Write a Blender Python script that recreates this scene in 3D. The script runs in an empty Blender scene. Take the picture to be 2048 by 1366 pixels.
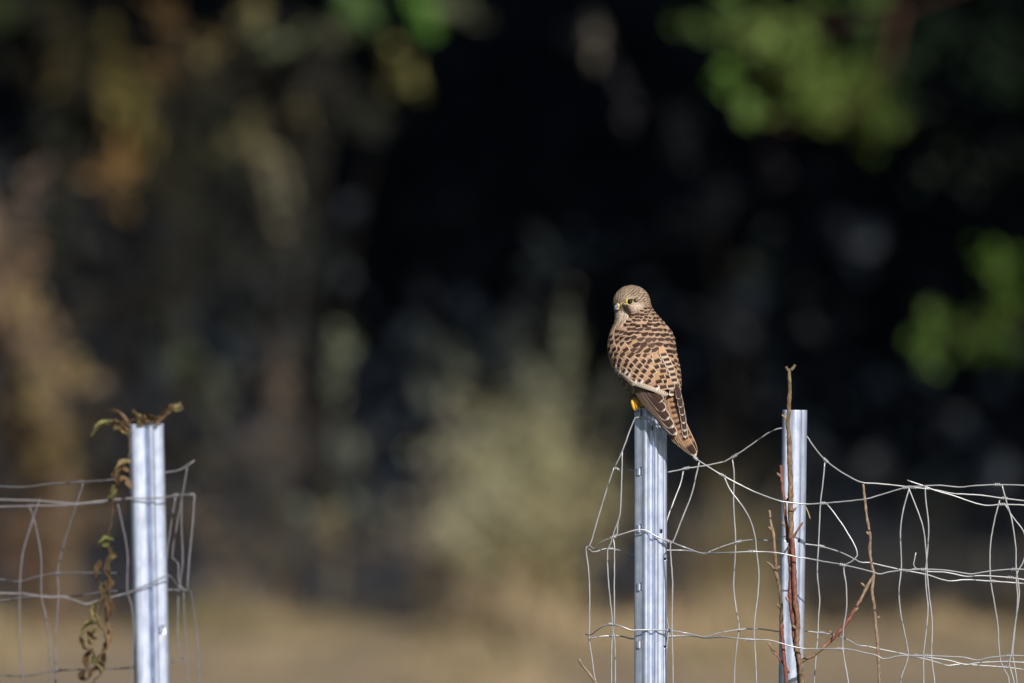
import bpy, bmesh, math, random
import numpy as np
from mathutils import Vector, Matrix, Quaternion

random.seed(7); RNG = np.random.default_rng(7)
S = bpy.context.scene
COL = S.collection

# ------------------------------------------------------------------ camera
F = 34133.0           # focal length in photograph pixels (600 mm lens, 36 mm sensor, 2048 px)
D0 = 28.93            # metres to the perch
CH = 1.6              # camera height
HZ = 525.0            # pixel row of the horizon
K = D0 / F            # metres per pixel at the perch
cam_d = bpy.data.cameras.new('camera'); cam = bpy.data.objects.new('camera', cam_d); COL.objects.link(cam)
cam_d.lens = 600; cam_d.sensor_width = 36; cam_d.clip_start = 0.5; cam_d.clip_end = 2000
cam.location = (0, 0, CH); cam.rotation_euler = (math.pi/2 - (683-HZ)/F, 0, 0)
cam_d.dof.use_dof = True; cam_d.dof.focus_distance = D0 - 0.03; cam_d.dof.aperture_fstop = 5.5
cam_d.dof.aperture_blades = 0
S.camera = cam
# ------------------------------------------------------------------ light
SUN_AZ, SUN_EL = math.radians(21), math.radians(33)     # to the right of the lens axis, behind the camera
sv = Vector((math.sin(SUN_AZ)*math.cos(SUN_EL), -math.cos(SUN_AZ)*math.cos(SUN_EL), math.sin(SUN_EL)))
world = bpy.data.worlds.new('World'); S.world = world; world.use_nodes = True
wn = world.node_tree.nodes; wl = world.node_tree.links
sky = wn.new('ShaderNodeTexSky'); sky.sky_type = 'NISHITA'; sky.sun_disc = False
sky.sun_elevation = SUN_EL; sky.sun_rotation = math.pi - SUN_AZ
bg = wn['Background']; bg.inputs[1].default_value = 0.05
wl.new(sky.outputs[0], bg.inputs[0])
sun_d = bpy.data.lights.new('sun', 'SUN'); sun_d.energy = 5.0; sun_d.angle = math.radians(0.53); sun_d.color = (1.0, 0.93, 0.84)
sun = bpy.data.objects.new('sun', sun_d); COL.objects.link(sun)
sun.rotation_euler = (-sv).to_track_quat('-Z', 'Y').to_euler(); sun.location = (20, -20, 30)
S.view_settings.view_transform = 'Standard'; S.view_settings.look = 'None'
S.view_settings.exposure = 0.0; S.view_settings.gamma = 1.0; S.view_settings.use_curve_mapping = False
S.cycles.use_denoising = True
S.cycles.max_bounces = 8; S.cycles.transparent_max_bounces = 8

# ------------------------------------------------------------------ helpers
def W(px, py, dep):
    return Vector(((px-1024)*dep/F, dep, CH+(HZ-py)*dep/F))
def link(o, parent=None):
    COL.objects.link(o)
    if parent is not None:
        o.parent = parent
        o.matrix_parent_inverse = Matrix.Translation(-Vector(parent.location)) if parent.parent is None else Matrix.Identity(4)
    return o
def tag(o, label=None, cat=None, group=None, kind=None):
    if label: o['label'] = label
    if cat: o['category'] = cat
    if group: o['group'] = group
    if kind: o['kind'] = kind
    return o
def empty(name, loc, label, cat, group=None):
    o = bpy.data.objects.new(name, None); o.empty_display_size = 0.05; COL.objects.link(o)
    o.location = loc; return tag(o, label, cat, group)
def mesh_np(name, V, Fc, mat, parent=None, cols=None, smooth=True):
    """V (n,3), Fc list/array of faces, cols (n,3) linear colour per vertex"""
    me = bpy.data.meshes.new(name)
    me.from_pydata([tuple(v) for v in V] if not isinstance(V, np.ndarray) else V.tolist(), [], Fc if isinstance(Fc, list) else Fc.tolist())
    if cols is not None:
        a = me.color_attributes.new('tint', 'FLOAT_COLOR', 'POINT')
        c4 = np.ones((len(V), 4), np.float32); c4[:, :3] = cols
        a.data.foreach_set('color', c4.ravel())
    if smooth: me.polygons.foreach_set('use_smooth', [True]*len(me.polygons))
    me.materials.append(mat); me.update()
    o = bpy.data.objects.new(name, me); return link(o, parent)
def catmull(P, n):
    P = np.asarray(P, float); m = len(P)
    if m == 2:
        t = np.linspace(0, 1, n)[:, None]; return P[0]*(1-t)+P[1]*t
    Q = np.vstack([2*P[0]-P[1], P, 2*P[-1]-P[-2]])
    seg = np.linalg.norm(np.diff(P, axis=0), axis=1)+1e-9; cum = np.r_[0, np.cumsum(seg)]
    out = []
    for s in np.linspace(0, cum[-1], n):
        i = min(np.searchsorted(cum, s, 'right')-1, m-2); t = (s-cum[i])/seg[i]
        p0, p1, p2, p3 = Q[i:i+4]
        # tangents scaled by neighbouring segment length to avoid overshoot
        m1 = (p2-p0)*seg[i]/(np.linalg.norm(p2-p1)+np.linalg.norm(p1-p0)+1e-9)
        m2 = (p3-p1)*seg[i]/(np.linalg.norm(p3-p2)+np.linalg.norm(p2-p1)+1e-9)
        t2, t3 = t*t, t*t*t
        out.append((2*t3-3*t2+1)*p1+(t3-2*t2+t)*m1+(-2*t3+3*t2)*p2+(t3-t2)*m2)
    return np.array(out)
def tube_arrays(P, R, sides=6, cap=True):
    P = np.asarray(P, float); n = len(P); R = np.broadcast_to(np.asarray(R, float), (n,))
    T = np.gradient(P, axis=0); T /= np.linalg.norm(T, axis=1)[:, None]+1e-12
    ref = np.array([0.31, 0.93, 0.2]); N = []
    nrm = np.cross(T[0], ref); nrm /= np.linalg.norm(nrm)+1e-12
    for i in range(n):
        nrm = nrm-T[i]*np.dot(nrm, T[i]); nrm /= np.linalg.norm(nrm)+1e-12; N.append(nrm.copy())
    N = np.array(N); Bn = np.cross(T, N)
    a = np.linspace(0, 2*np.pi, sides, endpoint=False)
    V = P[:, None, :]+R[:, None, None]*(np.cos(a)[None, :, None]*N[:, None, :]+np.sin(a)[None, :, None]*Bn[:, None, :])
    V = V.reshape(-1, 3); Fc = []
    for i in range(n-1):
        for j in range(sides):
            k = (j+1) % sides
            Fc.append((i*sides+j, i*sides+k, (i+1)*sides+k, (i+1)*sides+j))
    if cap:
        Fc.append(tuple(range(sides-1, -1, -1))); Fc.append(tuple((n-1)*sides+j for j in range(sides)))
    return V, Fc
class MB:
    def __init__(s): s.V = []; s.F = []; s.C = []; s.n = 0
    def add(s, V, Fc, col=None):
        V = np.asarray(V, float); s.V.append(V); s.F += [tuple(int(i)+s.n for i in f) for f in Fc]
        c = np.ones((len(V), 3)) if col is None else np.broadcast_to(np.asarray(col, float), (len(V), 3))
        s.C.append(c); s.n += len(V)
    def build(s, name, mat, parent=None, smooth=True):
        return mesh_np(name, np.vstack(s.V), s.F, mat, parent, np.vstack(s.C), smooth)
def lin(r, g, b):
    f = lambda c: (c/255/12.92) if c <= 10.3 else ((c/255+0.055)/1.055)**2.4
    return np.array([f(r), f(g), f(b)])

# ------------------------------------------------------------------ materials
def mat(name, base=(.5, .5, .5), rough=.7, metal=0., vcol=False, noise=None, bump=None, spec=.4, trans=0., coat=0.):
    m = bpy.data.materials.new(name); m.use_nodes = True; nt = m.node_tree; N, L = nt.nodes, nt.links
    b = N['Principled BSDF']; b.inputs['Roughness'].default_value = rough; b.inputs['Metallic'].default_value = metal
    b.inputs['Specular IOR Level'].default_value = spec; b.inputs['Coat Weight'].default_value = coat
    b.inputs['Base Color'].default_value = (*base, 1); src = None
    if vcol:
        a = N.new('ShaderNodeAttribute'); a.attribute_name = 'tint'; src = a.outputs['Color']
    if noise:                                   # (scale vec, amount, detail)
        tc = N.new('ShaderNodeTexCoord'); mp = N.new('ShaderNodeMapping'); mp.inputs['Scale'].default_value = noise[0]
        nz = N.new('ShaderNodeTexNoise'); nz.inputs['Scale'].default_value = 1; nz.inputs['Detail'].default_value = noise[2]
        L.new(tc.outputs['Object'], mp.inputs[0]); L.new(mp.outputs[0], nz.inputs['Vector'])
        mr = N.new('ShaderNodeMapRange'); mr.inputs[1].default_value = .25; mr.inputs[2].default_value = .75
        mr.inputs[3].default_value = 1-noise[1]; mr.inputs[4].default_value = 1+noise[1]
        L.new(nz.outputs[0], mr.inputs[0])
        mx = N.new('ShaderNodeMix'); mx.data_type = 'RGBA'; mx.blend_type = 'MULTIPLY'; mx.inputs[0].default_value = 1
        if src: L.new(src, mx.inputs[6])
        else: mx.inputs[6].default_value = (*base, 1)
        L.new(mr.outputs[0], mx.inputs[7]); src = mx.outputs[2]
        if bump:
            bp = N.new('ShaderNodeBump'); bp.inputs['Strength'].default_value = bump[0]; bp.inputs['Distance'].default_value = bump[1]
            L.new(nz.outputs[0], bp.inputs['Height']); L.new(bp.outputs[0], b.inputs['Normal'])
    if src: L.new(src, b.inputs['Base Color'])
    if trans > 0:
        tr = N.new('ShaderNodeBsdfTranslucent'); ms = N.new('ShaderNodeMixShader'); ms.inputs[0].default_value = trans
        if src: L.new(src, tr.inputs[0])
        else: tr.inputs[0].default_value = (*base, 1)
        L.new(b.outputs[0], ms.inputs[1]); L.new(tr.outputs[0], ms.inputs[2]); L.new(ms.outputs[0], N['Material Output'].inputs[0])
    return m
M_FEATHER = mat('feather', vcol=True, rough=.9, spec=.08, noise=((900, 900, 900), .16, 2))
M_LEAF = mat('leaf', vcol=True, rough=.55, spec=.3, trans=.28)
M_GRASS = mat('dry_grass', vcol=True, rough=.8, spec=.2, trans=.2)
M_WIRE = mat('galvanised_wire', base=(.50, .51, .54), rough=.38, metal=.4, noise=((60, 60, 60), .22, 3))
M_OLDWIRE = mat('weathered_wire', base=(.24, .235, .26), rough=.55, metal=.5, noise=((60, 60, 60), .25, 3))
M_BARK = mat('bark', vcol=True, rough=.85, spec=.2, noise=((9, 9, 2.5), .4, 5), bump=(.6, .03))
M_TWIG = mat('twig_bark', vcol=True, rough=.7, spec=.3, noise=((260, 260, 90), .45, 4), bump=(.7, .002))
M_DRYLEAF = mat('withered_leaf', vcol=True, rough=.7, spec=.25, noise=((120, 120, 120), .35, 3), trans=.25)
M_BEAK = mat('horn', vcol=True, rough=.3, spec=.5)
M_FOOT = mat('foot_skin', base=(.88, .50, .07), rough=.5, noise=((700, 700, 700), .2, 2), bump=(.4, .001))
M_CLAW = mat('claw', base=(.012, .012, .014), rough=.25)
M_EYE = mat('eye_dark', base=(.006, .004, .003), rough=.10, spec=.6, coat=1.)
M_RING = mat('eye_ring', base=(.72, .60, .05), rough=.5)
M_SOIL = mat('shade_tinted_floor', base=(.012, .015, .024), rough=.95, noise=((.8, .8, .8), .5, 6))  # bluish skylight and gloom of the wood are put into this soil colour
def steel():
    m = bpy.data.materials.new('galvanised_steel'); m.use_nodes = True; nt = m.node_tree; N, L = nt.nodes, nt.links
    b = N['Principled BSDF']; tc = N.new('ShaderNodeTexCoord')
    def nz(scale, detail):
        mp = N.new('ShaderNodeMapping'); mp.inputs['Scale'].default_value = scale; n = N.new('ShaderNodeTexNoise')
        n.inputs['Scale'].default_value = 1; n.inputs['Detail'].default_value = detail
        L.new(tc.outputs['Object'], mp.inputs[0]); L.new(mp.outputs[0], n.inputs['Vector']); return n
    n1 = nz((420, 420, 9), 3); n2 = nz((70, 70, 45), 4); n3 = nz((160, 160, 28), 5)
    r1 = N.new('ShaderNodeValToRGB'); r1.color_ramp.elements[0].position = .3; r1.color_ramp.elements[1].position = .72
    r1.color_ramp.elements[0].color = (.48, .55, .72, 1); r1.color_ramp.elements[1].color = (.70, .78, .98, 1)
    L.new(n1.outputs[0], r1.inputs[0])
    r2 = N.new('ShaderNodeValToRGB'); r2.color_ramp.elements[0].position = .35; r2.color_ramp.elements[1].position = .65
    r2.color_ramp.elements[0].color = (.84, .85, .88, 1); r2.color_ramp.elements[1].color = (1.1, 1.1, 1.1, 1); L.new(n2.outputs[0], r2.inputs[0])
    mx = N.new('ShaderNodeMix'); mx.data_type = 'RGBA'; mx.blend_type = 'MULTIPLY'; mx.inputs[0].default_value = 1
    L.new(r1.outputs[0], mx.inputs[6]); L.new(r2.outputs[0], mx.inputs[7])
    r3 = N.new('ShaderNodeValToRGB'); r3.color_ramp.elements[0].position = .64; r3.color_ramp.elements[1].position = .72
    r3.color_ramp.elements[0].color = (0, 0, 0, 1); r3.color_ramp.elements[1].color = (.6, .6, .6, 1); L.new(n3.outputs[0], r3.inputs[0])
    m2 = N.new('ShaderNodeMix'); m2.data_type = 'RGBA'; L.new(r3.outputs[0], m2.inputs[0]); L.new(mx.outputs[2], m2.inputs[6])
    m2.inputs[7].default_value = (.60, .52, .42, 1)
    L.new(m2.outputs[2], b.inputs['Base Color']); b.inputs['Metallic'].default_value = .74; b.inputs['Roughness'].default_value = .45
    bp = N.new('ShaderNodeBump'); bp.inputs['Strength'].default_value = .12; bp.inputs['Distance'].default_value = .002
    L.new(n2.outputs[0], bp.inputs['Height']); L.new(bp.outputs[0], b.inputs['Normal'])
    return m
M_STEEL = steel()

# ------------------------------------------------------------------ ground and wooded bank
def ground():
    m = bpy.data.materials.new('meadow'); m.use_nodes = True; N, L = m.node_tree.nodes, m.node_tree.links; b = N['Principled BSDF']
    tc = N.new('ShaderNodeTexCoord'); n = N.new('ShaderNodeTexNoise'); n.inputs['Scale'].default_value = 1.3; n.inputs['Detail'].default_value = 8
    L.new(tc.outputs['Object'], n.inputs['Vector']); r = N.new('ShaderNodeValToRGB')
    r.color_ramp.elements[0].position = .32; r.color_ramp.elements[0].color = (.19, .145, .095, 1)
    r.color_ramp.elements[1].position = .7; r.color_ramp.elements[1].color = (.29, .225, .15, 1)
    L.new(n.outputs[0], r.inputs[0]); b.inputs['Roughness'].default_value = .95
    sx = N.new('ShaderNodeSeparateXYZ'); L.new(tc.outputs['Object'], sx.inputs[0])
    n2 = N.new('ShaderNodeTexNoise'); n2.inputs['Scale'].default_value = .9; n2.inputs['Detail'].default_value = 4; L.new(tc.outputs['Object'], n2.inputs['Vector'])
    ad = N.new('ShaderNodeMath'); ad.operation = 'MULTIPLY_ADD'; L.new(n2.outputs[0], ad.inputs[0]); ad.inputs[1].default_value = 5.0; L.new(sx.outputs[1], ad.inputs[2])
    def step(e0, e1):
        q = N.new('ShaderNodeMapRange'); q.inputs[1].default_value = e0; q.inputs[2].default_value = e1; L.new(ad.outputs[0], q.inputs[0]); return q.outputs[0]
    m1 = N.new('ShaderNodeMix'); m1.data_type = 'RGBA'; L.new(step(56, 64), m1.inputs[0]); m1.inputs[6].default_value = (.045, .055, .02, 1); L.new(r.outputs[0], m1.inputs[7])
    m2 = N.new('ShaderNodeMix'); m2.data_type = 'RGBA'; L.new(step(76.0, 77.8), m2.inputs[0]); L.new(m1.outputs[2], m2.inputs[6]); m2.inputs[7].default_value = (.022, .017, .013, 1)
    L.new(m2.outputs[2], b.inputs['Base Color'])
    nx, ny = 60, 90
    xs = np.r_[-900, -200, np.linspace(-40, 40, nx), 200, 900]; ys = np.r_[-600, -60, np.linspace(-5, 82, ny)]
    X, Y = np.meshgrid(xs, ys)
    Z = .025*np.sin(X*1.7+Y*.6)*np.cos(Y*.9)*((Y > 34) & (Y < 79))+0*X
    V = np.stack([X, Y, Z], -1).reshape(-1, 3); w = len(xs)
    Fc = [(j*w+i, j*w+i+1, (j+1)*w+i+1, (j+1)*w+i) for j in range(len(ys)-1) for i in range(w-1)]
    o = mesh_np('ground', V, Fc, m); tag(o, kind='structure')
    ys = np.r_[81.95, 84, 88, 92, 96, 102, 110, 125, 145, 400, 1500]; zs = np.r_[-.03, .1, .5, 1.2, 2.4, 5., 9., 16., 24., 30., 40.]
    xs = np.r_[-900, -120, np.linspace(-40, 60, 50), 150, 900]
    X, Y = np.meshgrid(xs, ys); Z = np.repeat(zs[:, None], len(xs), 1)+.25*np.sin(X*.9+Y)*(Y > 85)
    V = np.stack([X, Y, Z], -1).reshape(-1, 3); w = len(xs)
    Fc = [(j*w+i, j*w+i+1, (j+1)*w+i+1, (j+1)*w+i) for j in range(len(ys)-1) for i in range(w-1)]
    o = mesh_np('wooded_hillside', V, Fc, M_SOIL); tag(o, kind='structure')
ground()

def leaf_arrays(C, size, cols, aspect=.55, up=.35, sunward=.25, fold=.18):
    """one folded four-corner leaf for each centre in C"""
    n = len(C); size = np.broadcast_to(size, (n,))
    nrm = RNG.normal(size=(n, 3))+up*np.array([0, 0, 1.5])+sunward*1.5*np.array(sv)
    nrm /= np.linalg.norm(nrm, axis=1)[:, None]
    t = RNG.normal(size=(n, 3))+np.array([0, 0, -.5]); t -= nrm*np.sum(t*nrm, 1)[:, None]; t /= np.linalg.norm(t, axis=1)[:, None]
    b = np.cross(nrm, t); s = size[:, None]
    a0 = C-t*s*.5; a1 = C+t*s*.5; e0 = C+b*s*aspect*.5-nrm*s*fold*.5+t*s*-.05; e1 = C-b*s*aspect*.5-nrm*s*fold*.5-t*s*.05
    V = np.stack([a0, e0, a1, e1], 1).reshape(-1, 3); k = np.arange(n)[:, None]*4
    Fc = np.concatenate([k+np.array([[0, 1, 2]]), k+np.array([[0, 2, 3]])], 1).reshape(-1, 3)
    return V, Fc, np.repeat(cols, 4, 0)

# ------------------------------------------------------------------ the wood: tall trees that shade the interior
def crown_points(n, rx, ry, rz, nclump):
    cl = RNG.normal(size=(nclump, 3)); cl /= np.linalg.norm(cl, axis=1)[:, None]; cl *= RNG.uniform(.35, 1, (nclump, 1))**.6
    idx = RNG.integers(0, nclump, n); p = cl[idx]+RNG.normal(size=(n, 3))*.17
    return p*np.array([rx, ry, rz]), idx
def make_tree_meshes():
    P, idx = crown_points(15000, 3.6, 3.6, 5.6, 120)
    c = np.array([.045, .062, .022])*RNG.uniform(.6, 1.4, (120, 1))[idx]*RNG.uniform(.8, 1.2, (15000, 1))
    P[:, 2] += 9.6
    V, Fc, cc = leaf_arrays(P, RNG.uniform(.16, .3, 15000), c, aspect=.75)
    mb = MB(); bark = np.array([.055, .045, .035])
    pts = catmull([(0, 0, -.3), (.05, .02, 1), (-.05, .05, 4), (.1, -.05, 8), (0, 0, 13)], 14)
    mb.add(*tube_arrays(pts, np.interp(np.linspace(0, 1, 14), [0, .06, .3, 1], [.36, .25, .2, .04]), 10), bark)
    lb = []
    for k in range(9):
        a = k*2.4; z = 4.3+k*.75; r = 3.0-.14*k
        q = catmull([(0, 0, z), (math.cos(a)*r*.4, math.sin(a)*r*.4, z+.7), (math.cos(a)*r, math.sin(a)*r, z+1.9)], 7)
        m_ = MB(); m_.add(*tube_arrays(q, np.linspace(.085, .015, 7), 6), bark); lb.append(m_)
    return (V, Fc, cc), mb, lb
(cv, cf, ccol), tmb, lmb = make_tree_meshes()
def forest_tree(loc, rz, sc, proto=[None]):
    lab = 'tall dark-leaved tree of the shaded wood behind the shrubs'
    e = empty('forest_tree', loc, lab, 'tree', 'trees of the shaded wood')
    e.rotation_euler.z = rz; e.scale = (sc, sc, sc)
    if proto[0] is None:
        e.location = (0, 0, 0); e.rotation_euler.z = 0; e.scale = (1, 1, 1)
        a = tmb.build('trunk', M_BARK, e); b = [m_.build('limb', M_BARK, e) for m_ in lmb]
        c = mesh_np('crown', cv, cf, M_LEAF, e, ccol, smooth=False); proto[0] = (a, *b, c)
        for o in proto[0]: o.matrix_parent_inverse = Matrix.Identity(4)
        e.location = loc; e.rotation_euler.z = rz; e.scale = (sc, sc, sc)
    else:
        for o in proto[0]:
            q = o.copy(); COL.objects.link(q); q.parent = e; q.matrix_parent_inverse = Matrix.Identity(4)
    return e
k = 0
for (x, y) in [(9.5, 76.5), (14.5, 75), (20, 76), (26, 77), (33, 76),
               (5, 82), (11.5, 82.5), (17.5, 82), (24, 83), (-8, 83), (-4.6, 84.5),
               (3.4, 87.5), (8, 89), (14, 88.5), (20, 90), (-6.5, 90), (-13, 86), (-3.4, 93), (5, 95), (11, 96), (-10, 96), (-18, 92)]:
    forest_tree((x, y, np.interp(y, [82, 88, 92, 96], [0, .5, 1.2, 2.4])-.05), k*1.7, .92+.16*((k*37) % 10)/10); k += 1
# ivy and bramble on the forest floor and bank
def undergrowth():
    n = 16000
    X = RNG.uniform(-9, 9, n); Y = RNG.uniform(84, 98, n); Z = np.interp(Y, [82, 88, 92, 98], [0, .5, 1.2, 3.0])+RNG.gamma(1.3, .35, n)
    c = np.array([.010, .016, .026])*RNG.uniform(.5, 1.5, (n, 1))  # leaf colour carries the navy cast of the skylit shade
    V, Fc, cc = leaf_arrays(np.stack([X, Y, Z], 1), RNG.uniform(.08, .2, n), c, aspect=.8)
    tag(mesh_np('undergrowth', V, Fc, M_LEAF, None, cc, False), 'ivy and bramble tinted dark blue for skylit shade, covering the shaded forest floor', 'undergrowth', kind='stuff')
undergrowth()

# ------------------------------------------------------------------ shrubs at the edge of the wood (out of focus)
def blob_leaves(blobs, dep, thick=.16, leaf=.06, gain=1.0):
    Vs, Fs, Cs, n0 = [], [], [], 0; cen = []
    for (px, py, rx, ry, col, cov) in blobs:
        s = dep/F; area = math.pi*rx*ry*s*s; lf = leaf*(.62 if cov < .5 else .8); k = max(24, int(-math.log(1-cov)*area/(lf*lf*.20)))
        ns = max(3, k//30); th = RNG.uniform(-.75, .75, ns)+RNG.choice([-.35, .3]); ln = RNG.uniform(.6, 1.5, ns); o0 = RNG.normal(size=(ns, 3))*.45
        pick = RNG.integers(0, ns, k); t = RNG.uniform(-.7, .7, k)*ln[pick]
        q = o0[pick]+np.stack([np.sin(th[pick])*t, .2*t, np.cos(th[pick])*t], 1)+RNG.normal(size=(k, 3))*.14
        dd = dep+RNG.uniform(-.25, .25)*(1 if thick < .25 else .6); c = np.array(W(px, py, dd)); cen.append(c)
        C = c+q*np.array([rx*s*1.15, thick, ry*s*1.15])
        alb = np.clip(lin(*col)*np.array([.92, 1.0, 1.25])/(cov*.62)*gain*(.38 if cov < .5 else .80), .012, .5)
        cols = alb*RNG.uniform(.7, 1.3, (k, 1))*RNG.uniform(.92, 1.08, (k, 3))
        V, Fc, cc = leaf_arrays(C, RNG.uniform(.7, 1.3, k)*lf, cols)
        Vs.append(V); Fs.append(Fc+n0); Cs.append(cc); n0 += len(V)
    return np.vstack(Vs), np.vstack(Fs), np.vstack(Cs), cen
def shrub(name, label, cat, base_px, dep, blobs, group=None, leaf=.06, thick=.16, stemcol=(.06, .048, .035), stems=True, gain=1.0, stem_r=.006, root_z=None, tint=(1, 1, 1)):
    b = W(base_px, 1300, dep); base = Vector((b.x, dep, -.02 if root_z is None else root_z))
    e = empty(name, base, label, cat, group)
    V, Fc, C, cen = blob_leaves(blobs, dep, thick, leaf, gain); C = C*np.array(tint)
    o = mesh_np('foliage', V, Fc, M_LEAF, e, C, False); o['kind'] = 'stuff'
    if stems:
        cen = np.array(cen)
        for c in cen[::3]:
            mid = np.array([base.x*.45+c[0]*.55, dep+.05, base.z*.45+c[2]*.55+.12])
            p = catmull([np.array(base), mid, c], 8); V, Fc = tube_arrays(p, np.linspace(stem_r, stem_r*.3, 8), 5)
            mesh_np('stem', V, Fc, M_TWIG, e, np.broadcast_to(np.array(stemcol), (len(V), 3)))
    return e
Y1, Y2, OL, GN = (88, 76, 36), (108, 78, 40), (108, 104, 72), (92, 122, 52)
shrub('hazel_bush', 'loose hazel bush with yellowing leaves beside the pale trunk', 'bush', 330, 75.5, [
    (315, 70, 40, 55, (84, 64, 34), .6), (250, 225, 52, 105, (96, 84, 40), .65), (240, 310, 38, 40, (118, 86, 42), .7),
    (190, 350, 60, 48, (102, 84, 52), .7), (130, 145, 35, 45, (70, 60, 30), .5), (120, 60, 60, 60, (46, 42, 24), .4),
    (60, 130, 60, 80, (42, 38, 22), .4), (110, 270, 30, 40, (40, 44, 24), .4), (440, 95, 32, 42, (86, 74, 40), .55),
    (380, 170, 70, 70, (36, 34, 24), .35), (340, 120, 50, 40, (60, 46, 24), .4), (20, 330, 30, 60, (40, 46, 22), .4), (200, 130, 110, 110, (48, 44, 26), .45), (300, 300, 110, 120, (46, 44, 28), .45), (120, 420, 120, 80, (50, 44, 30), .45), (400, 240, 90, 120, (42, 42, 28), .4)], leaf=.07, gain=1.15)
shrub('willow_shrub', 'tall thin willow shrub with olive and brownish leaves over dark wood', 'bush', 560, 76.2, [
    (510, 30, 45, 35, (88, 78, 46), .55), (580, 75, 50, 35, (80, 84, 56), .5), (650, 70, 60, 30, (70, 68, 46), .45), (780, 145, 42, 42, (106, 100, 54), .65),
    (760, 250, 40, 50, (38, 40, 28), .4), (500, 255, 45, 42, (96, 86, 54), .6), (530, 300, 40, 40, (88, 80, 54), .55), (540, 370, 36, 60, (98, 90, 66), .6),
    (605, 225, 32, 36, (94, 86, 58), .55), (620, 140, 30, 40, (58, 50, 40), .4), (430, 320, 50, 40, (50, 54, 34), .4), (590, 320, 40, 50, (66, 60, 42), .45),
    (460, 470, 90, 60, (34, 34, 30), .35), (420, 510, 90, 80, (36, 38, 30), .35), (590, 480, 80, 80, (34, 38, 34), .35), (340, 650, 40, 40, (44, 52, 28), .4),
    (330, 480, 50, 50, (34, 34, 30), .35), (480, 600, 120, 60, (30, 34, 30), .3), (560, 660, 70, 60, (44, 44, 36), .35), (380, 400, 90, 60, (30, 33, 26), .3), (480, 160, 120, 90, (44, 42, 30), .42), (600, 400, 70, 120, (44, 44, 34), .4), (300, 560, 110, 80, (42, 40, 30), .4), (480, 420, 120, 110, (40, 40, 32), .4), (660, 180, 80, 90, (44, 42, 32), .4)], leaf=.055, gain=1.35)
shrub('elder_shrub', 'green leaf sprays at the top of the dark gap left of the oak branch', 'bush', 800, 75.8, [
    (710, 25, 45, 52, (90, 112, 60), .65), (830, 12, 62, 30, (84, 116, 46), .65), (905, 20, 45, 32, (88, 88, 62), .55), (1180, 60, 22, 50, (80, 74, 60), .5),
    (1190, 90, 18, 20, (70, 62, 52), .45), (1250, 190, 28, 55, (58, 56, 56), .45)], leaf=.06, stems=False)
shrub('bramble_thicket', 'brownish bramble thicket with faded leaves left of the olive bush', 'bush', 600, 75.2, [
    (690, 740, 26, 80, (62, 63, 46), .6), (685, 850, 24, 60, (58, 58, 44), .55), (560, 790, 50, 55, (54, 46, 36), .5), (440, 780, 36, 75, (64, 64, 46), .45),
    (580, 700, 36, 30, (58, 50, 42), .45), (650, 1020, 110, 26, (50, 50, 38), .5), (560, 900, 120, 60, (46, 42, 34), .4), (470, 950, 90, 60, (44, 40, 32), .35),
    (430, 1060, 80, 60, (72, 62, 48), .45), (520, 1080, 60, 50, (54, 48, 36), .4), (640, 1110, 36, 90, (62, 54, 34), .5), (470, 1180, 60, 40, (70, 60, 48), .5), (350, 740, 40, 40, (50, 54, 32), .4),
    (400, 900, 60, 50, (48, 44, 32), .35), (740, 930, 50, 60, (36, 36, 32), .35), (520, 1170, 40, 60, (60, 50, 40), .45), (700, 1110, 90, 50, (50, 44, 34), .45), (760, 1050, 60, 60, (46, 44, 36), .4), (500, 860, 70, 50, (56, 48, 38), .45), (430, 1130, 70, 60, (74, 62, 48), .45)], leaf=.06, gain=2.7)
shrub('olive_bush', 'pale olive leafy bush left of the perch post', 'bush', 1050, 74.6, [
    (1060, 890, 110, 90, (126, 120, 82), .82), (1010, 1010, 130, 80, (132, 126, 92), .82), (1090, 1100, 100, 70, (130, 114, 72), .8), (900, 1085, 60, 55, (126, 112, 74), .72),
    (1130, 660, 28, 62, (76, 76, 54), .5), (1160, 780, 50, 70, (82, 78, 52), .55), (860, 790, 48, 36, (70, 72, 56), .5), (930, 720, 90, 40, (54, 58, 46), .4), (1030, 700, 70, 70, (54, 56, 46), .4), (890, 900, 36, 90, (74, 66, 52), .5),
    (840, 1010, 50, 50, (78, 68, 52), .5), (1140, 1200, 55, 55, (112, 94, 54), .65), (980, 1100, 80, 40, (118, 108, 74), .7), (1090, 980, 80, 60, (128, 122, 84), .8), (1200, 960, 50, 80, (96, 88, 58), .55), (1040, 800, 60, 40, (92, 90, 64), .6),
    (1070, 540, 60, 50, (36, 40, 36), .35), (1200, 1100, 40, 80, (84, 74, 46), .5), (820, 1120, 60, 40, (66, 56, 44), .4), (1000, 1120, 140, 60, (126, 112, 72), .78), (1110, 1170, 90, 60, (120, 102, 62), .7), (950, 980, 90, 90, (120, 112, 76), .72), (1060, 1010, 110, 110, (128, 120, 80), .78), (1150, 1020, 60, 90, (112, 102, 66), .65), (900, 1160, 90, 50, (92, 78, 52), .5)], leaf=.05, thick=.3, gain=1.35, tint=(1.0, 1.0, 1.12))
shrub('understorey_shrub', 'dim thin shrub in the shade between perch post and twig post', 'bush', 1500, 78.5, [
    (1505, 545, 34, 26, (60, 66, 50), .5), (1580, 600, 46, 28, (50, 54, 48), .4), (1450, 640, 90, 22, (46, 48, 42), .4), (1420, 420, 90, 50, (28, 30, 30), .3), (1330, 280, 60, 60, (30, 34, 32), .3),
    (1490, 980, 46, 60, (70, 64, 38), .45), (1420, 1150, 60, 70, (48, 42, 32), .4), (1540, 480, 30, 40, (34, 40, 36), .35), (1560, 330, 26, 40, (44, 38, 36), .35)], leaf=.06, gain=.75)
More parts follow.
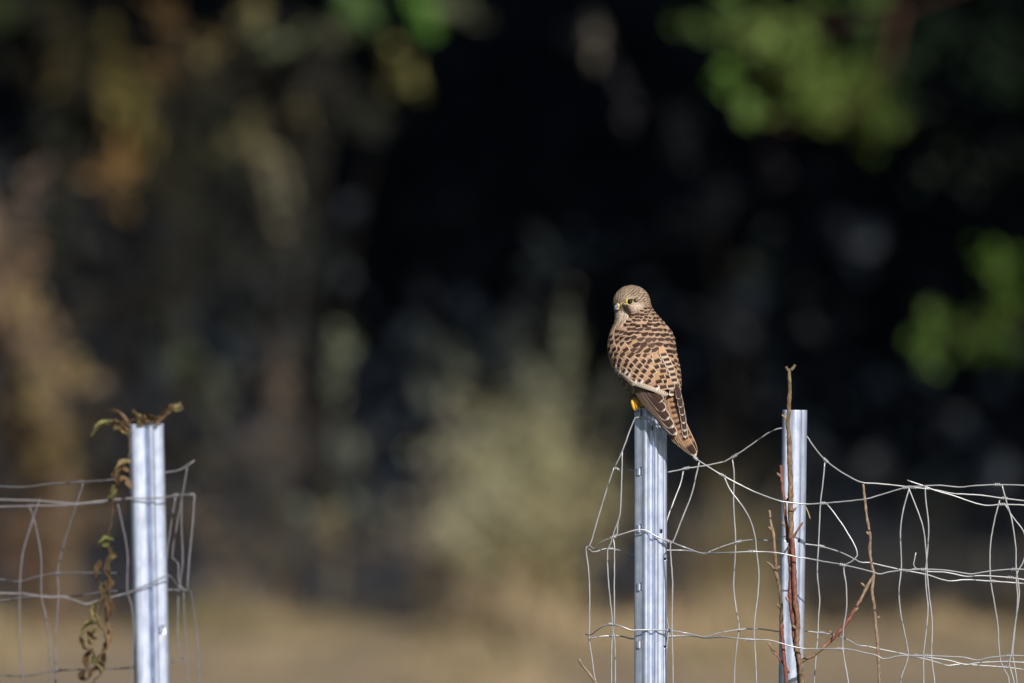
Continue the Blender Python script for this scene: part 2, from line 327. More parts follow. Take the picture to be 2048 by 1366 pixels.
shrub('hedge_plants', 'low brownish hedge plants in front of the wood right of the twig post', 'bush', 1800, 76, [
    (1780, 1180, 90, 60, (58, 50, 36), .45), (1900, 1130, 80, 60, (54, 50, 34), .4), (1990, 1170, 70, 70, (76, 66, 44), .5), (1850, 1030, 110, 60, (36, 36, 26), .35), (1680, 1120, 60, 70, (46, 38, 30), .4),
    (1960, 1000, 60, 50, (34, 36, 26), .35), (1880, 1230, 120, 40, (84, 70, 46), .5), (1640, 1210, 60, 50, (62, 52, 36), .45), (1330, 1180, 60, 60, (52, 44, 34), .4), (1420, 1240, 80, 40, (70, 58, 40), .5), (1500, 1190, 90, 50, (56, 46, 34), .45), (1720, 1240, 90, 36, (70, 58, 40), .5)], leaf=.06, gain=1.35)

# oak branch reaching in from a tree that stands right of the view
def oak():
    dep = 68.0; s = dep/F; base = Vector((5.6, dep+.8, -.05))
    e = empty('oak_tree', base, 'oak with broad sunlit green leaves on branches reaching in over the dark wood', 'tree')
    bark = np.array([.06, .03, .022])
    t = catmull([np.array(base), base+Vector((.05, .05, 1.2)), base+Vector((-.1, 0, 3)), base+Vector((.1, .1, 7))], 12)
    V, Fc = tube_arrays(t, np.linspace(.2, .08, 12), 10); mesh_np('trunk', V, Fc, M_BARK, e, np.broadcast_to(bark, (len(V), 3)))
    paths = [[(4.9, 2.55), W(2060, -60, dep), W(1800, 20, dep), W(1620, 60, dep), W(1440, 40, dep)],
             [W(1800, 20, dep), W(1750, 180, dep), W(1600, 250, dep), W(1460, 200, dep)],
             [(5.0, 1.3), W(2100, 640, dep), W(1990, 640, dep), W(1860, 690, dep)]]
    for p in paths:
        P = [np.array((q[0]+.35, dep+.5, q[1])) if isinstance(q, tuple) else np.array(q) for q in p]
        q = catmull(P, 14); V, Fc = tube_arrays(q, np.linspace(.016, .004, 14), 6); mesh_np('branch', V, Fc, M_BARK, e, np.broadcast_to(bark, (len(V), 3)))
    B = [(1430, 40, 48, 58, (84, 108, 54), .7), (1530, 75, 60, 60, (104, 128, 62), .85), (1550, 140, 78, 52, (100, 124, 56), .88), (1458, 185, 50, 42, (102, 140, 62), .85), (1500, 222, 46, 26, (92, 120, 54), .7),
         (1625, 235, 55, 42, (106, 130, 60), .88), (1710, 235, 80, 60, (92, 116, 46), .88), (1660, 165, 60, 55, (88, 112, 46), .85), (1600, 170, 60, 60, (92, 116, 48), .85), (1730, 50, 40, 40, (52, 72, 36), .45), (1690, 10, 70, 20, (60, 84, 34), .5),
         (2010, 600, 60, 90, (66, 92, 30), .65), (1870, 685, 58, 36, (78, 106, 46), .7), (1940, 650, 60, 46, (74, 100, 40), .7), (2040, 540, 30, 50, (60, 84, 30), .6), (2010, 690, 60, 40, (58, 82, 32), .55), (1790, 130, 60, 70, (30, 48, 24), .35)]
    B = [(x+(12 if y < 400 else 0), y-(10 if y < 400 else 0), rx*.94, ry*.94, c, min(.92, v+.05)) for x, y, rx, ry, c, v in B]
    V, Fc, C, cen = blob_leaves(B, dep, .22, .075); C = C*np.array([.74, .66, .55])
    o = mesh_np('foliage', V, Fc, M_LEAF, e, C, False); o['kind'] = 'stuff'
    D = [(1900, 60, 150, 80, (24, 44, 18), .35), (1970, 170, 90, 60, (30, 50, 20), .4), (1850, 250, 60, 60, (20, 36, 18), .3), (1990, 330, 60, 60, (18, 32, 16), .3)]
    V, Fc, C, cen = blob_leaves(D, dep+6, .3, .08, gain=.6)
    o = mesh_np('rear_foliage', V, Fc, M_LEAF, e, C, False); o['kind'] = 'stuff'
    # upper crown above the view
    P, idx = crown_points(5000, 2.2, 2.2, 2.6, 50); P += np.array([base.x+.6, base.y+.5, 6.2])
    c = np.array([.07, .12, .03])*RNG.uniform(.7, 1.3, (50, 1))[idx]
    V, Fc, cc = leaf_arrays(P, RNG.uniform(.09, .15, 5000), c, aspect=.6); o = mesh_np('crown', V, Fc, M_LEAF, e, cc, False); o['kind'] = 'stuff'
oak()
# pale trunk at the left edge
def pale_trunk():
    dep = 73.0; s = dep/F
    pts = [W(-150, 150, dep+.3), W(-75, 360, dep+.15), W(-12, 520, dep), W(38, 680, dep), W(85, 850, dep), W(105, 1000, dep), W(112, 1250, dep), W(116, 1530, dep)]
    base = Vector((pts[-1].x, dep, -.05)); pts[-1].z = -.1
    e = empty('leaning_tree', base, 'pale brown lichened tree trunk leaning at the left end of the wood edge', 'tree')
    n = 30; q = catmull([np.array(p) for p in pts], n); r = np.interp(np.linspace(0, 1, n), [0, .2, .45, 1], [30, 40, 48, 52])*s
    V, Fc = tube_arrays(q, r, 14)
    nz = .7+.6*np.abs(np.sin(V[:, 2]*7+V[:, 0]*20))*RNG.uniform(.6, 1.2, len(V))
    col = np.array([.10, .073, .05])*nz[:, None]; mesh_np('trunk', V, Fc, M_BARK, e, col)
    B = [(30, 640, 36, 60, (126, 104, 58), .6), (110, 760, 60, 60, (96, 84, 50), .5), (110, 880, 60, 60, (104, 88, 48), .55), (90, 500, 40, 60, (70, 66, 46), .45), (60, 400, 50, 40, (84, 70, 56), .5), (150, 470, 30, 60, (50, 56, 46), .4),
         (20, 800, 40, 70, (84, 72, 48), .5), (40, 1000, 40, 80, (70, 54, 34), .5), (130, 640, 40, 40, (60, 54, 38), .4), (70, 720, 80, 70, (104, 86, 60), .55), (140, 960, 70, 90, (86, 70, 48), .5), (20, 560, 60, 60, (122, 98, 72), .6), (60, 1120, 90, 80, (74, 56, 38), .5), (170, 820, 50, 90, (70, 60, 42), .45), (10, 900, 60, 100, (70, 56, 38), .5), (100, 1240, 100, 60, (80, 62, 42), .5)]
    V, Fc, C, cen = blob_leaves(B, dep-.3, .12, .06); o = mesh_np('leaf_sprays', V, Fc, M_LEAF, e, C, False); o['kind'] = 'stuff'
    for k in range(4):
        a = q[3+4*k]; c = cen[(k*2) % len(cen)]; p = catmull([a, (a+c)/2+np.array([0, -.05, .08]), c], 6)
        V, Fc = tube_arrays(p, np.linspace(.014, .004, 6), 5); mesh_np('branch', V, Fc, M_TWIG, e, np.broadcast_to(np.array([.1, .08, .06]), (len(V), 3)))
    # crown above the view
    P, idx = crown_points(3500, 1.6, 1.6, 1.8, 40); P += np.array([base.x-1.6, dep+.8, 5.4])
    V, Fc, cc = leaf_arrays(P, RNG.uniform(.08, .14, 3500), np.array([.09, .08, .03])*RNG.uniform(.6, 1.3, (40, 1))[idx]); o = mesh_np('crown', V, Fc, M_LEAF, e, cc, False); o['kind'] = 'stuff'
    p = catmull([q[0], q[0]+np.array([-.3, .3, 1.2]), np.array([base.x-1.6, dep+.8, 5.6])], 8); V, Fc = tube_arrays(p, np.linspace(r[0], .03, 8), 8)
    mesh_np('limb', V, Fc, M_BARK, e, np.broadcast_to(np.array([.2, .15, .1]), (len(V), 3)))
pale_trunk()

# dry meadow grass in front of the wood
def dry_grass():
    n = 52000
    Y = RNG.uniform(60, 74.9, n); X = RNG.uniform(-1, 1, n)*(Y*.034+.9)
    nt = 34; tx = np.r_[-1.28, -1.1, -.82, -.78, -.1, .12, .45, .55, 1.0, 1.9, 2.1, RNG.uniform(-3.0, 3.0, 23)]; ty = np.r_[RNG.uniform(72.5, 74.2, 11), RNG.uniform(67, 74.2, 23)]; tsz = RNG.uniform(.08, .22, nt); th_ = np.r_[RNG.uniform(2.6, 4.4, 11), RNG.uniform(.8, 2.4, 23)]
    kk = np.arange(n) < 17000; pk = RNG.integers(0, nt, n)
    X = np.where(kk, tx[pk]+RNG.normal(size=n)*tsz[pk], X); Y = np.where(kk, ty[pk]+RNG.normal(size=n)*tsz[pk], Y)
    tuft = .5+.5*np.sin(X*5.1+1.3*np.sin(Y*2.3))*np.cos(X*2.3+Y*.7); h = RNG.gamma(6, .018, n)*(.55+.7*tuft)*np.interp(Y, [60, 73, 75.5, 77.5], [.6, .75, .9, .8])*np.where(kk, np.clip(.25+.5*th_[pk], .25, 2.4), .45)*(.35+1.5*(.5+.5*np.sin(X*2.2+.9+np.sin(Y)))*(.55+.45*np.sin(X*6.1+2))**1.3)
    a = RNG.uniform(0, 2*np.pi, n); lean = RNG.uniform(.1, .7, n)*h; w = RNG.uniform(.004, .009, n)
    b = np.stack([X, Y, np.full(n, -.02)], 1); d = np.stack([np.cos(a), np.sin(a), 0*a], 1); pdir = np.stack([-np.sin(a), np.cos(a), 0*a], 1)
    m = b+d*lean[:, None]*.35+np.array([0, 0, 1])*h[:, None]*.6; t = b+d*lean[:, None]+np.array([0, 0, 1])*h[:, None]
    V = np.stack([b-pdir*w[:, None], b+pdir*w[:, None], m+pdir*w[:, None]*.8, m-pdir*w[:, None]*.8, t], 1).reshape(-1, 3)
    k = np.arange(n)[:, None]*5; Fc = [tuple(r) for r in (k+np.array([[0, 1, 2, 3]])).tolist()]+[tuple(r) for r in (k+np.array([[3, 2, 4]])).tolist()]
    warm = RNG.uniform(0, 1, (n, 1)); c = (np.array([.56, .435, .285])*warm+np.array([.43, .34, .22])*(1-warm))*RNG.uniform(.65, 1.2, (n, 1))
    pat = np.sin(X*1.9+.6)*np.sin(Y*.8+X*.7)+.6*np.sin(X*4.3+Y*1.7)+.5*np.sin(X*7.7-Y*2.1+1); pat = np.clip(.74+.34*pat, .15, 1)[:, None]
    green = np.array([.10, .11, .045]); c = c*pat+green*(1-pat)*RNG.uniform(.6, 1.3, (n, 1))
    tag(mesh_np('dry_grass', V, Fc, M_GRASS, None, np.repeat(c, 5, 0), False), 'dry straw-coloured meadow grass along the edge of the wood', 'grass', kind='stuff')
dry_grass()

# ------------------------------------------------------------------ steel posts
PROFILE = np.array([(-21, -19), (-25.6, -19), (-26, -17), (-26, -7.5), (-25.2, -5.6), (-22, -4.4), (-19, -3.2), (-15.6, -1.9), (-14, -1.0), (-12, 4.2), (-9.6, 6.2), (-7, 6), (-4.6, 3.2), (-3, .2), (-1, -1), (3, -1), (5, .6), (6.6, 4), (8.6, 5.4), (10.4, 3.8), (11.6, 2.0), (13, 1.2), (17, .1), (20, -.8), (21.6, -.4), (23, .4), (24.6, -.6), (26, -4), (26, -17), (25.6, -19), (21, -19)])*1e-3
PROFILE_R = np.array([(-21, -19), (-25.6, -19), (-26, -17), (-26, -6), (-25, -3.4), (-23, -2.2), (-16, -.6), (-12, .8), (-8, 3.4), (-4.5, 4.8), (-1, 5.0), (6, 4.6), (9, 4.2), (11, 3.0), (12.6, 1.6), (14.6, 1.2), (18, 1.0), (22, .2), (24.6, -1.2), (26, -4), (26, -17), (25.6, -19), (21, -19)])*1e-3
PROFILE_L = np.array([(-21, -19), (-25.6, -19), (-26, -17), (-26, -4), (-25, -1), (-22.5, .2), (-14, 1.0), (-7, 1.4), (-4.4, .6), (-3, -2.4), (-1.6, -4.2), (.2, -4.0), (1.4, -1.4), (2.4, 2.4), (4.2, 4.2), (6.4, 3.6), (8, 1.6), (10, .9), (18, .5), (23, 0), (25, -1.2), (26, -4), (26, -17), (25.6, -19), (21, -19)])*1e-3
def post(label, top_px, bot_px, dep, rotz, slots, holes, name='steel_post', sx=1.0, prof0=PROFILE):
    """top_px/bot_px: centre of the front face at the top and at pixel row 1366"""
    s = dep/F; top = W(top_px[0], top_px[1], dep); bot = W(bot_px, 1366, dep)
    ax = (top-bot).normalized(); gz = -.35; L = (top.z-gz)/ax.z; org = top-ax*L
    e = empty(name, org+ax*.35/ax.z, label, 'post', 'galvanised steel fence posts')
    P = [tuple(q) for q in prof0]
    for (py, hpx, xa, xb) in slots+holes:                # give the section a corner at each edge of an opening
        for xx in (xa*1e-3, xb*1e-3):
            for i in range(3, len(P)-4):
                (x0, y0), (x1, y1) = P[i], P[i+1]
                if x0 < xx-2e-4 and xx+2e-4 < x1: P.insert(i+1, (xx, y0+(y1-y0)*(xx-x0)/(x1-x0))); break
    P = np.array(P)*sx
    zs = {0., L}
    for k in np.linspace(0, L, 18): zs.add(float(k))
    zs |= {L-.0006, L-.002, L-.006}
    cut = []
    for (py, hpx, xa, xb) in slots+holes:
        zc = (top_px[1]-py)*s; z0, z1 = L+zc-hpx*s/2, L+zc+hpx*s/2; zs |= {z0-.004, z0-.0015, z0, z1, z1+.0015, z1+.004}; cut.append((z0, z1, xa*1e-3*sx-3e-4, xb*1e-3*sx+3e-4))
    zs = sorted(z for z in zs if 0 <= z <= L)
    n = len(P); V = np.array([(p[0], -p[1], z) for z in zs for p in P]); Fc = []
    for j in range(len(zs)-1):
        zm = (zs[j]+zs[j+1])/2
        for i in range(n-1):
            if 2 < i < n-4 and any(z0 < zm < z1 and xa <= P[i][0] and P[i+1][0] <= xb for (z0, z1, xa, xb) in cut): continue
            Fc.append((j*n+i, j*n+i+1, (j+1)*n+i+1, (j+1)*n+i))
    R = ax.to_track_quat('Z', 'Y').to_matrix().to_4x4() if False else Vector((0, 0, 1)).rotation_difference(ax).to_matrix().to_4x4()
    Mx = Matrix.Translation(org) @ R @ Matrix.Rotation(rotz, 4, 'Z')
    Vw = np.array([Mx @ Vector(v) for v in V])
    o = mesh_np('channel', Vw, Fc, M_STEEL, e)
    md = o.modifiers.new('thickness', 'SOLIDIFY'); md.thickness = .0016; md.offset = 1
    for (py, hpx, xa, xb) in slots:                      # bent wire hooks beside the slots
        i0 = int(np.argmin(abs(P[:, 0]-xa*1e-3*sx)+(P[:, 1] < -.01))); zc = L+(top_px[1]-py)*s; xs = P[i0][0]; h = hpx*s*.8
        mb = MB(); prof = [(-.0066, -.0010), (-.0050, .0026), (-.0016, .0050), (.0010, .0044)]
        V2 = []; F2 = []
        for q, (dx, dy) in enumerate(prof):
            for zz, t in ((-.5, .0), (.5, .0), (.5, .0012), (-.5, .0012)):
                V2.append((xs+dx, -(P[i0][1]+dy+t), zc+zz*h*(1 if q > 0 else .8)))
        for q in range(3):
            for a in range(4):
                b2 = (a+1) % 4; F2.append((q*4+a, q*4+b2, q*4+4+b2, q*4+4+a))
        F2 += [(0, 3, 2, 1), (12, 13, 14, 15)]
        mb.add(np.array([Mx @ Vector(v) for v in V2]), F2); mb.build('hook', M_STEEL, e, False)
    return e
bs = [(y_, 17, -18.6, -15.0) for y_ in (828, 943, 1057, 1174, 1289)]
bh = [(1063, 8, 15.5, 19.5), (1118, 4, 22.5, 25.6), (1294, 4, 22.5, 25.6), (856, 9, 1.5, 4.5)]
post('galvanised steel post with side hooks on which the kestrel sits', (1301.5, 815), 1301.5, D0, 0.0, bs, bh)
post('narrow-looking bright steel post behind the young tree stem', (1592, 820), 1584.5, D0+.03, math.radians(14), [], [(1082, 8, 6.5, 14.0), (1079, 5, -21, -18.5)], sx=.73, prof0=PROFILE_R)
DL = 27.4
post('steel post topped with withered bindweed', (294.5, 848), 306.5, DL, math.radians(12), [(1260, 16, 15, 18)], [(909, 5, -2.0, .5)], prof0=PROFILE_L)

# ------------------------------------------------------------------ wire mesh guards
REG = {'3': (1150, 820, 4.553), '4': (1150, 1080, 4.777), '5': (1430, 720, 4.018), '6': (1430, 1040, 4.19), '7': (1730, 920, 3.063), '8': (0, 780, 2.332), 'q': (1024, 683, 2.0), 'p': (0, 0, 1)}
def tr(spec):
    """'q 410,503 440,440 | 7 0,145 ...' -> photograph pixels"""
    out = []
    for part in spec.split('|'):
        tk = part.split(); x0, y0, sc = REG[tk[0]]
        for t in tk[1:]:
            a, b = t.split(','); out.append((x0+float(a)/sc, y0+float(b)/sc))
    return np.array(out)
def knot_mesh():
    n = 40; t = np.linspace(0, 1, n); a = t*2*np.pi*3.2
    P = np.stack([(t-.5)*.011, np.cos(a)*.0021, np.sin(a)*.0021], 1); V, Fc = tube_arrays(P, .00105, 5)
    me = bpy.data.meshes.new('knot'); me.from_pydata(V.tolist(), [], Fc); me.polygons.foreach_set('use_smooth', [True]*len(me.polygons)); me.materials.append(M_WIRE); return me
KNOT = knot_mesh(); KNOT_OLD = KNOT.copy(); KNOT_OLD.materials.clear(); KNOT_OLD.materials.append(M_OLDWIRE); WR = .00125
def wire(e, name, pix, depf, dep0, knots=(), r=WR, m=None):
    pix = np.asarray(pix); P = []
    for (x, y) in pix:
        dd = dep0+depf(x, y); P.append(np.array(W(x, y, dep0))*np.array([1, 0, 1])+np.array([0, dd, 0]))
    length = np.sum(np.linalg.norm(np.diff(P, axis=0), axis=1)); n = max(6, int(length/.007))
    q = catmull(P, n)
    q += RNG.normal(size=q.shape)*.00013
    V, Fc = tube_arrays(q, r, 6); o = mesh_np(name, V, Fc, m or M_WIRE, e)
    for kx in knots:                                   # knots at given pixel columns
        wx = (kx-1024)*dep0/F; i = int(np.argmin(abs(q[:, 0]-wx))); i = min(max(i, 1), n-2); d = Vector(q[i+1]-q[i-1]).normalized()
        k = bpy.data.objects.new('knot', KNOT_OLD if m else KNOT); COL.objects.link(k); k.parent = o
        k.matrix_parent_inverse = Matrix.Identity(4)
        Mw = Matrix.Translation(Vector(q[i])) @ Vector((1, 0, 0)).rotation_difference(d).to_matrix().to_4x4() @ Matrix.Rotation(i*1.3, 4, 'X')
        k.matrix_basis = Matrix.Translation(-Vector(e.location)) @ Mw @ Matrix.Identity(4)
        k.matrix_basis = Mw                             # wire mesh is written in world coordinates
    return o
def interp(tab):
    xs, ds = zip(*tab); return lambda x, y: float(np.interp(x, xs, ds))
front = interp([(1172, .05), (1200, .015), (1240, -.012), (1272, -.0125), (1334, -.0125), (1400, -.07), (1480, -.085), (1560, -.06), (1620, -.055), (1720, -.09), (2060, -.14)])
back = interp([(1172, .05), (1200, .07), (1240, .075), (1272, .05), (1334, .05), (1450, .12), (1560, .085), (1620, .085), (1720, .13), (2060, .2)])
f2b = lambda x, y: front(x, y)*(1-np.clip((x-1360)/100, 0, 1))+back(x, y)*np.clip((x-1360)/100, 0, 1)
b2f = lambda x, y: back(x, y)*(1-np.clip((x-1360)/100, 0, 1))+front(x, y)*np.clip((x-1360)/100, 0, 1)
midl = lambda x, y: .03+.0*x
H = [('q 410,503 440,440 | p 1270,836 1279,834 1287,835 1296,838 1308,845 1330,862 1356,884 1391,916 | q 750,478 835,530 960,595 1060,633 1100,641 1180,648 1240,645 1410,627 1480,607 1570,581 | 7 330,155 450,150 565,160 680,150 820,145 1000,150', front, [1391, 1441, 1644, 1808, 1993]),
     ('3 360,522 410,552 440,545 555,552 700,562 833,570 1015,537 1190,513 1366,478 | 5 70,830 150,785 250,720 420,600 500,560 558,550 650,560 735,608 800,700 890,805 1000,890 1100,950 1185,990 1245,997 | 7 100,152 225,165 330,178 440,190 550,213 700,222 860,243 1000,260', back, [1231, 1373, 1468, 1655, 1830, 2012]),
     ('7 260,125 350,155 440,190 540,218 730,278 840,273 1000,278', lambda x, y: .02, [2003]),
     ('3 120,1255 145,1245 175,1270 230,1210 340,1160 480,1112 553,1092 600,1088 650,1095 740,1150 840,1190 1000,1248 | q 770,850 800,838 905,806 980,797 1080,805 1130,808 1175,813 1240,823 1320,848 1375,875 1400,888 1440,890 | 7 50,640 240,683 390,712 525,752 630,745 800,755 1000,770', f2b, [1225, 1336, 1479, 1645, 1812, 1994]),
     ('3 105,1245 165,1298 280,1270 380,1278 540,1322 700,1300 833,1282 1000,1285 | q 760,846 860,842 965,837 1060,843 1110,853 1150,862 1180,865 1240,877 1320,890 1440,918 1465,927 1500,918 1570,910 | 7 380,663 500,670 640,690 700,680 790,668 900,660 1000,662', b2f, [1216, 1505, 1682, 1842, 2024]),
     ('7 290,670 330,668 380,683 500,690 620,715 700,710 880,720 1000,738', lambda x, y: .02, [1850, 2018]),
     ('4 105,905 150,910 250,835 340,805 430,820 545,862 580,857 870,860 960,870 1080,890 1230,928 | q 830,1170 920,1157 990,1155 1035,1160 1070,1165 1120,1164 1165,1163 1240,1170 1300,1180 1360,1205 1390,1222 1430,1226 | 7 80,1165 200,1190 310,1215 430,1245 520,1272 600,1265 740,1275 870,1285 1000,1302', f2b, [1222, 1338, 1485, 1645, 1830, 2013]),
     ('4 110,900 155,945 230,930 370,925 470,932 540,950 700,940 875,930 940,925 1100,920 1240,935 | q 860,1180 945,1187 1030,1192 1100,1212 1150,1223 1180,1226 1300,1225 1340,1226 1412,1241 | 7 60,1188 110,1210 200,1192 370,1190 500,1195 600,1200 680,1217 750,1200 880,1188 1000,1190', b2f, [1229, 1345, 1497, 1676, 1850, 2018]),
     ('7 300,1195 400,1213 520,1230 620,1255 700,1243 850,1238 1000,1243', lambda x, y: .02, [1838, 2009])]
Vt = [('3 430,380 425,600 415,880 405,975 385,1030 345,1150 | 4 375,30 375,400 375,790 368,860 352,960 348,1366', front),
      ('3 405,975 390,1060 385,1140 345,1160 325,1230 300,1270 | 4 315,300 340,600 360,790 350,830 375,920 385,1040 388,1366', lambda x, y: .06),
      ('q 410,503 390,560 350,690 310,822 297,826 305,900 311,1000 310,1170 308,1185 320,1270 330,1340 335,1366', lambda x, y: .05),
      ('3 1130,470 1100,600 1060,770 960,1020 890,1200 | 4 912,30 918,200 930,400 925,860 930,1000 935,1366', lambda x, y: -.03),
      ('3 990,560 970,660 900,840 833,1040 | 4 862,100 860,500 872,720 900,870 890,935 875,1100 868,1366', back),
      ('q 885,475 892,530 890,650 898,800 893,920 890,980 898,1060 912,1150 905,1200 895,1300 893,1366', back),
      ('q 845,535 870,590 915,650 950,710 970,780 975,835 985,920 980,1020 968,1110 967,1187 972,1260 975,1366', front),
      ('q 1255,487 1250,550 1238,650 1230,820 1225,930 1235,1040 1230,1100 1228,1165 1218,1290 1213,1366', back),
      ('q 1255,645 1290,690 1340,765 1378,848 1350,880 1325,893 1333,970 1335,1060 1322,1150 1320,1222 1332,1300 1342,1366', front),
      ('7 285,178 250,300 230,430 235,670 220,800 225,900 240,1000 278,1190 270,1250 232,1366', back),
      ('7 255,160 300,270 345,400 365,560 370,660 378,760 387,850 402,980 398,1190 405,1260 418,1366', front),
      ('7 370,160 375,250 392,400 385,560 372,690 378,800 388,900 378,1040 362,1190 362,1366', lambda x, y: .02),
      ('7 845,255 815,370 787,530 785,680 790,760 810,880 832,1010 840,1150 850,1240 865,1285 903,1366', back),
      ('7 825,145 850,240 885,360 910,530 912,660 925,740 930,820 905,1000 882,1180 870,1235 900,1366', front),
      ('7 860,270 900,340 974,440 990,530 974,620 935,690 930,730 937,850 920,1050 908,1190 925,1300 932,1366', lambda x, y: .02)]
def guard(label, base, dep0, Hs, Vs, x0, x1, lower, layers, m=None):
    e = empty('wire_mesh_guard', base, label, 'wire mesh', 'knotted wire guards round young trees')
    for spec, df, kn in Hs: wire(e, 'horizontal_wire', tr(spec), df, dep0, kn, m=m)
    yb = HZ+(CH-.01)*F/dep0
    for spec, df in Vs:
        p = tr(spec)
        if p[-1][1] > 1350: p = np.vstack([p, [p[-1][0]+random.uniform(-6, 6), 1600], [p[-1][0]+random.uniform(-6, 6), yb]])
        wire(e, 'vertical_wire', p, df, dep0, m=m)
    for y in lower:
        for df in layers:
            xs = np.linspace(x0, x1, 12); wire(e, 'horizontal_wire', np.stack([xs, y+RNG.normal(size=12)*4], 1), df, dep0, m=m)
    return e
LOW = (1445, 1620, 1795, 1970, 2145, 2320)
g1 = guard('knotted galvanised wire mesh guard strung from the perch post past the twig post', W(1600, 1366, D0)*1.0*Vector((1, 1, 0)) if False else Vector((W(1600, 1366, D0).x, D0, 0)), D0, H, Vt, 1176, 2056, LOW, (front, back))
wire(g1, 'loose_wire_end', tr('7 330,672 300,655 298,630 308,590 304,572 312,566'), lambda x, y: .0, D0, r=.0011)
fl = interp([(-20, -.06), (262, -.014), (335, -.014), (392, .05)]); bl = interp([(-20, .16), (262, .06), (335, .06), (392, .06)])
HL = [('8 -30,455 100,458 200,445 380,432 530,420 700,400 780,385 820,380 870,355 905,330', bl, [163, 373]),
      ('8 -30,508 180,515 350,528 480,517 610,505 700,505 770,500 815,492 905,490', fl, [79, 225, 349, 388]),
      ('8 -30,545 200,540 350,535 545,515', lambda x, y: .0, [60]),
      ('8 -30,888 80,900 150,880 260,862 455,858 560,858', bl, [112]),
      ('8 -30,944 110,948 230,965 300,963 405,998 440,985 500,970 600,945 630,932 720,895 785,865 830,915 850,930', fl, [46, 256, 364]),
      ('8 -30,998 100,975 190,970 370,965 480,945 620,940 800,936 880,938', bl, [82, 376]),
      ('8 -30,1340 100,1345 250,1318 380,1310 600,1300 800,1270 855,1262', bl, [107])]
VL = [('8 380,440 340,560 290,720 262,850 265,960 248,1200 250,1310 250,1366', bl),
      ('8 185,520 150,620 110,760 97,900 95,1100 100,1280 112,1366', fl), ('8 135,540 165,640 190,780 192,960 215,1080 232,1250 235,1366', lambda x, y: .02),
      ('8 550,530 570,620 595,760 595,940 615,1010 625,1150 612,1300 610,1366', fl),
      ('8 870,360 850,480 820,640 800,790 825,805 830,900 850,930 855,1000 870,1366', bl), ('8 815,500 780,720 772,800 775,900 780,1366', lambda x, y: .07),
      ('8 845,500 845,640 850,800 840,880 830,960 832,1200 850,1260', lambda x, y: .03), ('8 905,490 895,640 880,800 875,930 890,945 910,1100 925,1366', fl)]
guard('knotted wire mesh guard fixed to the post with the withered bindweed', Vector((W(100, 1366, DL).x, DL, 0)), DL, HL, VL, -20, 395, [1500, 1690, 1880, 2070, 2260, 2440], (fl, bl), m=M_OLDWIRE)

# ------------------------------------------------------------------ young tree on the right post
def stem(e, name, spec, r0, r1, dz, cols, knob=.22, ground=False, buds=0, dep0=D0):
    p = tr(spec)
    if ground: p = np.vstack([p, [p[-1][0]+2, 1700], [p[-1][0]+4, HZ+CH*F/dep0]])
    P = [np.array(W(x, y, dep0))+np.array([0, dz(x, y) if callable(dz) else dz, 0]) for x, y in p]
    L = np.sum(np.linalg.norm(np.diff(P, axis=0), axis=1)); n = max(10, int(L/.004)); q = catmull(P, n)
    t = np.linspace(0, 1, n); R = .9*(r0+(r1-r0)*np.sqrt(t))
    kn = np.zeros(n); step = max(5, int(.028/(L/n)))
    for i in range(2, n-1, step):
        kn += RNG.uniform(.1, 1.0)*np.exp(-((np.arange(n)-i-RNG.integers(-step//2, step//2+1))/1.2)**2)
    R = R*(1+knob*np.clip(kn, 0, 1)+.12*RNG.normal(size=n)*.6)
    q = q+np.cumsum(RNG.normal(size=q.shape)*.0002, 0)*np.array([1, .3, 0])
    V, Fc = tube_arrays(q, R, 8)
    cc = np.array(cols); idx = np.linspace(0, len(cc)-1, n); i0 = np.floor(idx).astype(int); f = (idx-i0)[:, None]
    C = cc[i0]*(1-f)+cc[np.minimum(i0+1, len(cc)-1)]*f
    C = C*(1-.25*np.clip(kn, 0, 1))[:, None]+np.array([.16, .14, .05])*(.25*np.clip(kn, 0, 1))[:, None]
    C = np.repeat(C, 8, 0)*RNG.uniform(.5, 1.15, (len(V), 1))
    o = mesh_np(name, V, Fc, M_TWIG, e, C)
    for k in range(buds):
        i = int((k+.6)*n/(buds+.3)) % n; sgn = 1 if k % 2 else -1
        d = np.array([sgn*.8, -.25, .7]); d /= np.linalg.norm(d); rr = R[i]
        t4 = np.linspace(0, 1, 7)[:, None]; l = RNG.uniform(.006, .011)+rr
        V, Fc = tube_arrays(q[i]+d*l*t4+np.array([0, 0, .0015])*t4**2, np.array([.0016, .0016, .0019, .0027, .003, .0022, .0006])*.85, 6)
        mesh_np('bud', V, Fc, M_TWIG, o, np.broadcast_to(np.array([.27, .19, .13]), (len(V), 3)))
    return o
BR, RD, OLV, GRY = (.23, .155, .10), (.27, .088, .075), (.21, .17, .095), (.33, .235, .175)
yt = empty('young_tree', Vector((W(1592, 1366, D0).x, D0-.03, 0)), 'young leafless fruit tree with reddish budded stems tied along the steel post', 'tree')
TW = -.032
stem(yt, 'stem', 'p 1578.5,737 1577,750 1577.5,775 1576,800 1575.5,818 1574,845 1576,880 1577,915 1578,950 1578,990 1577,1020 1579,1050 1579,1080 1577,1105 1580,1150 1579,1190 1583,1230 1590,1290 1596,1340 1598,1366', .0030, .0080, TW, [OLV, BR, BR, RD, BR, OLV, RD, BR, RD, OLV, RD, BR], ground=True, buds=9)
stem(yt, 'stem', 'p 1583,1075 1586,1105 1589,1150 1590,1200 1594,1245 1592,1290 1600,1330 1602,1366', .004, .0065, TW-.008, [RD, BR, OLV, RD, RD, BR], ground=True, buds=4)
stem(yt, 'stem', 'p 1562,1250 1565,1290 1569,1330 1572,1366', .003, .0045, TW-.012, [RD, RD, BR], ground=True, buds=2)
stem(yt, 'branch', 'p 1581,740 1586,734 1589,729', .003, .0026, TW, [OLV, BR], buds=0)
stem(yt, 'branch', 'p 1577,742 1573,737 1571,733', .0028, .0026, TW, [OLV, BR], buds=0)
